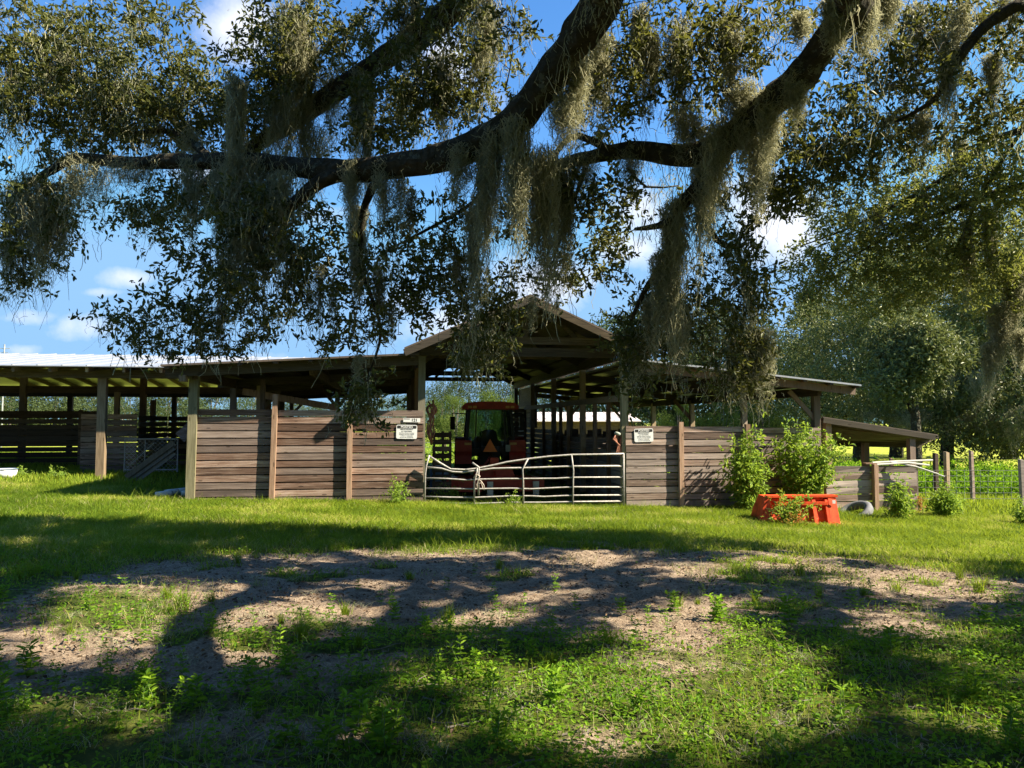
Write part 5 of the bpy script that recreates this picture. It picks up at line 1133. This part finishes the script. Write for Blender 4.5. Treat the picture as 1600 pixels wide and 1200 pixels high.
# ------------------------------------------------------------ lawn and ground cover
RNG = np.random.default_rng(99)
def scatter(n, y0, y1, pad=120):
    """random points over the ground the camera can see, even per square metre"""
    y = np.sqrt(RNG.uniform(y0 ** 2, y1 ** 2, n)); x = (RNG.uniform(-pad, 1600 + pad, n) - 800) / F * y * 1.02
    return x, y
def in_barn(x, y):
    dx, dy = x - OX, y - OY; t = dx * cY + dy * sY; s = -dx * sY + dy * cY
    return (s > .05) & (t > -.1) & (t < 13.6)
x, y = scatter(300000, 8.0, 17.6); b = bare(x, y)
keep = (RNG.random(len(x)) > b * 1.1) & (b < .82) & (~in_barn(x, y)) & (RNG.random(len(x)) < sm(7.6, 10.5, y) * .85 + .15); x, y, b = x[keep], y[keep], b[keep]
patch = fbm(x * .55, y * .55, 41); h = (.02 + .08 * patch + .10 * fbm(x * 6, y * 6, 45) ** 2 * RNG.random(len(x)) + .03 * RNG.random(len(x))) * (1 - .5 * b)
tag(blades('lawn_grass', np.stack([x, y, G(x, y) - .01], -1), h, .008 + .006 * RNG.random(len(x)), 1.7, np.clip((fbm(x * 1.1, y * 1.6, 43) - .5) * 2.0 + .45 + (RNG.random(len(x)) - .5) * .8, 0, 1), M['grass']),
    'bright green lawn grass in front of the barn', 'grass', kind='stuff')
x, y = scatter(130000, 17.0, 34); keep = (~in_barn(x, y)) | (RNG.random(len(x)) < .04); x, y = x[keep], y[keep]
tag(blades('pasture_grass', np.stack([x, y, G(x, y) - .01], -1), .09 + .09 * RNG.random(len(x)), .024, .8, np.clip(.3 + .6 * RNG.random(len(x)), 0, 1), M['grass']), 'rough pasture grass beyond the fences', 'grass', kind='stuff')
x, y = scatter(26000, 8.5, 17); b = bare(x, y); keep = (fbm(x * 1.9, y * 1.9, 71) > .56) & (b < .4) & ~in_barn(x, y); x, y = x[keep], y[keep]
tag(blades('rough_lawn_tufts', np.stack([x, y, G(x, y)], -1), .10 + .16 * RNG.random(len(x)) ** 2, .008, 1.4, RNG.random(len(x)) * .8, M['grass']), 'longer rough grass clumps standing out of the lawn', 'grass', kind='stuff')
x, y = scatter(14000, 8.5, 17); keep = (fbm(x * 1.2, y * 1.2, 73) > .54) & ~in_barn(x, y); x, y = x[keep], y[keep]
tag(blades('lawn_straw', np.stack([x, y, G(x, y)], -1), .07 + .07 * RNG.random(len(x)), .006, 1.8, RNG.random(len(x)), M['dry_grass']), 'dry straw blades mixed into the lawn', 'grass', kind='stuff')
# sparse fine grass on and round the track
x, y = scatter(60000, 2.2, 10.5); b = bare(x, y); keep = (RNG.random(len(x)) < (.9 - b * .93)) & (fbm(x * 2, y * 2, 44) > .42); x, y, b = x[keep], y[keep], b[keep]
tag(blades('track_grass', np.stack([x, y, G(x, y) - .005], -1), (.03 + .07 * RNG.random(len(x)) ** 2 * 1.6), .0045, 1.2, np.clip(RNG.random(len(x)), 0, 1), M['grass']), 'thin grass tufts scattered over the sandy track', 'grass', kind='stuff')
x, y = scatter(16000, 2.2, 10); b = bare(x, y); keep = (fbm(x * 1.4, y * 1.4, 47) > .52) & (b < .9); x, y = x[keep], y[keep]
tag(blades('dead_grass', np.stack([x, y, G(x, y)], -1), .05 + .08 * RNG.random(len(x)), .004, 2.2, RNG.random(len(x)), M['dry_grass']), 'straw coloured dead grass among the weeds', 'grass', kind='stuff')
# leafy ground cover
x, y = scatter(190000, 2.2, 9.6, 60); px, py = proj(x, y, G(x, y)); b = bare(x, y)
dens = (1 - b) * np.clip(.25 + sm(935, 1010, py) * (.35 + .65 * sm(500, 1050, px)) + .3 * sm(600, 1200, px) * sm(900, 960, py), 0, 1) * (.35 + .65 * sm(.38, .55, fbm(x * 1.7, y * 1.7, 51)))
keep = RNG.random(len(x)) < dens * .95; x, y = x[keep], y[keep]; n = len(x)
hgt = .015 + .10 * fbm(x * 2.2, y * 2.2, 53) * RNG.random(n) ** .7; pos = np.stack([x, y, G(x, y) + hgt], -1)
d = unit(RNG.normal(size=(n, 3)) * np.array([1, 1, .35])); L = .016 + .022 * RNG.random(n) ** 1.5
V, Fc = leaf_arrays(pos, d, L, L * .62, (0, 0, 1.4)); rr = np.clip(.1 + .8 * fbm(x * 1.1, y * 1.1, 57) * (.5 + RNG.random(n)), 0, 1)
tag(np_mesh('ground_cover', V, Fc, np.repeat(rr, 6), M['weed']), 'low leafy green ground cover in the foreground', 'ground cover', kind='stuff')
# fallen leaves and crumbs of soil on the sand
x, y = scatter(26000, 2.2, 10.2); b = bare(x, y); keep = RNG.random(len(x)) < .2 + .5 * b; x, y = x[keep], y[keep]; n = len(x)
d = unit(RNG.normal(size=(n, 3)) * np.array([1, 1, .25])); L = .018 + .03 * RNG.random(n) ** 2
V, Fc = leaf_arrays(np.stack([x, y, G(x, y) + .012], -1), d, L, L * .5, (0, 0, 1.2), .35); tag(np_mesh('leaf_litter', V, Fc, np.repeat(RNG.random(n), 6), M['litter']), 'brown fallen oak leaves scattered on the sand', 'leaf litter', kind='stuff')
# twigs and moss scraps dropped by the oak
m = MB(); rs = random.Random(11)
for k in range(260):
    p = gp(rs.uniform(0, 1600), rs.uniform(872, 1195)); a = rs.uniform(0, 6.28); L = rs.uniform(.05, .28); q = [p + Vector((math.cos(a) * L * u + rs.uniform(-.02, .02), math.sin(a) * L * u + rs.uniform(-.02, .02), .012 + rs.uniform(0, .015))) for u in (0, .35, .7, 1)]
    m.tube(q, [.005, .004, .003, .002], 4)
tag(m.build('fallen_twigs', M['bark_pale']), 'small dead twigs fallen on the sand and weeds', 'twigs', kind='stuff')
n = 5200; c = [gp(rs.uniform(0, 1600), rs.uniform(872, 1190)) for _ in range(130)]; ii = RNG.integers(0, 130, n); b0 = np.array([list(v) for v in c])[ii] + RNG.normal(size=(n, 3)) * np.array([.05, .05, .006]) + [0, 0, .015]
tag(blades('fallen_moss', b0, .02 + .03 * RNG.random(n), .004, 3.5, RNG.random(n), M['moss']), 'scraps of fallen grey moss on the ground', 'moss scraps', kind='stuff')
# individual upright weeds: a stem with opposite leaves
def weed_proto(seed, h):
    rs = np.random.default_rng(seed); t = tag(empty('nettle_weed'), 'x', 'weed'); m = MB(); P = []; Dd = []; Ls = []
    for s in range(rs.integers(2, 5)):
        a = rs.random() * 6.28; tip = Vector((math.cos(a) * h * .3 * rs.random(), math.sin(a) * h * .3 * rs.random(), h * (.6 + .4 * rs.random())))
        A = polyline([(Vector((0, 0, -.01)), .0032), (tip * .5 + Vector((rs.normal() * .02, rs.normal() * .02, 0)), .0025), (tip, .001)], .03, .001, seed + s); A[:, 3] = np.maximum(.001, A[:, 3] * .6)
        m.tube([Vector(q[:3]) for q in A], [min(.004, r) for r in A[:, 3]], 4)
        k = 0
        for i in range(1, len(A)):
            f = i / len(A); k += 1
            for sg in range(3):
                an = k * 1.57 + sg * 2.1 + rs.random() * .4; P.append(A[i, :3]); Dd.append((math.cos(an), math.sin(an), .25 + .5 * f - .2)); Ls.append(((.036, .06, .045, .055, .07)[seed % 5] - .022 * f) * (.7 + .5 * rs.random()))
    m.build('stems', M['stem'], t); P = np.array(P); V, Fc = leaf_arrays(P, unit(np.array(Dd)), np.array(Ls), np.array(Ls) * .42, (0, 0, 1.5)); np_mesh('leaves', V, Fc, np.repeat(rs.random(len(P)), 6), M['weed'], t)
    return t
def tuft_proto(seed, h):
    global RNG
    sv = RNG; RNG = np.random.default_rng(seed); t = blades('grass_tuft', RNG.normal(size=(60, 3)) * np.array([.02, .02, 0]), h * (.4 + .6 * RNG.random(60)), .006, 1.1, RNG.random(60) * .7, M['grass']); RNG = sv
    return tag(t, 'x', 'grass tuft')
protos = [weed_proto(200 + k, h) for k, h in enumerate((.15, .20, .25, .31, .18))]; first = [True] * 5
zones = [(lambda px, py: px < 420 and py > 1050, 'leafy upright weed in the lower left corner of the foreground', 'weeds in the lower left foreground'),
         (lambda px, py: px < 420, 'leafy upright weed in the green patch left on the sandy track', 'weeds in the left patch on the track'),
         (lambda px, py: px < 900 and py < 1000, 'leafy upright weed standing on the bare sand in the middle', 'weeds on the bare sand'),
         (lambda px, py: px < 900, 'leafy upright weed along the lower edge of the sandy track', 'weeds along the near edge of the track'),
         (lambda px, py: py < 1000, 'leafy upright weed at the right end of the sandy track', 'weeds at the right of the track'),
         (lambda px, py: True, 'leafy upright weed rising from the ground cover at lower right', 'weeds in the right ground cover')]
spots = [(340, 1000), (395, 985), (520, 900 + 60), (770, 985), (820, 960), (866, 925), (700, 925), (610, 945), (560, 925), (470, 990), (530, 990), (665, 990), (360, 1060), (405, 1010), (1100, 935), (1160, 930), (1120, 965), (1010, 975), (1060, 965), (970, 960), (1180, 960), (60, 1090), (90, 1080), (40, 1110), (300, 1110), (600, 1120), (590, 1160), (640, 1060), (690, 1050), (745, 1060), (790, 1040), (830, 1030), (1225, 945), (1300, 960), (1580, 950), (1560, 930), (860, 985), (900, 955), (740, 900), (775, 955), (290, 960), (250, 950), (180, 985), (220, 1005)]
rs = random.Random(5)
for k in range(150):
    while True:
        px, py = rs.uniform(-10, 1610), rs.uniform(935, 1185)
        if px > 1000 and rs.random() < .5: continue
        if py < 1010 and px < 1000 and rs.random() < .6: continue
        break
    spots.append((px, py))
for k, (px, py) in enumerate(spots):
    p = gp(px, py); j = rs.randrange(5); z_ = next(z for z in zones if z[0](px, py)); s = rs.uniform(.7, 1.15)
    if first[j]: first[j] = False; o = protos[j]; o.location = p; o.scale = (s, s, s)
    else: o = copy_tree(protos[j], p, rs.uniform(0, 6.28), (s, s, s))
    look = (('short', 'small-leaved'), ('slender', 'broad-leaved'), ('bushy', 'fine-leaved'), ('tall', 'leafy'), ('low', 'large-leaved'))[j]
    col_ = next(t for a, t in ((150, 'at the far left'), (400, 'below the shed post'), (660, 'below the brown wall'), (980, 'below the gate'), (1180, 'below the grey wall'), (1350, 'below the orange bucket'), (9999, 'toward the right edge')) if px < a)
    row_ = 'on the sandy track' if py < 975 else 'at the near edge of the track' if py < 1040 else 'in the ground cover' if py < 1110 else 'in the nearest foreground'
    o['label'] = ' '.join(look) + ' weed ' + row_ + ', ' + col_; o['group'] = 'weeds ' + row_ + ' ' + col_ + ', ' + look[0]
tp = [tuft_proto(300 + k, h) for k, h in enumerate((.16, .12, .2))]; f3 = [True] * 3
tsp = [(262, 935), (270, 960), (285, 955), (50, 900), (60, 895), (30, 905), (90, 900), (120, 905), (160, 880), (200, 875), (540, 960), (470, 1000), (1060, 950), (1090, 945), (1180, 945), (950, 1010), (860, 1040), (560, 1010), (440, 975), (110, 990), (700, 975), (1350, 930), (1400, 925), (1280, 935), (1250, 900), (640, 905), (780, 890), (370, 880), (400, 872), (1500, 905), (1530, 925), (330, 940)]
for k, (px, py) in enumerate(tsp):
    p = gp(px, py); j = k % 3; s = rs.uniform(.7, 1.3)
    if f3[j]: f3[j] = False; o = tp[j]
    else: o = tp[j].copy(); C.objects.link(o)
    o.location = p; o.rotation_euler = (0, 0, rs.uniform(0, 6)); o.scale = (s, s, s)
    a = px < 420; o['label'] = 'long-bladed grass tuft at the left side of the sandy track' if a else 'long-bladed grass tuft along the middle of the sandy track' if px < 1000 else 'long-bladed grass tuft at the right side of the sandy track'
    o['group'] = 'grass tufts left' if a else 'grass tufts middle' if px < 1000 else 'grass tufts right'
# single broad yellow-green plant in the right foreground
bush(1210, 1120, 3.65, .16, .12, 4, 3, .05, 'bush', 'small plant with broad yellow-green leaves in the right foreground', 'weed', 'leafy_weed', 90)
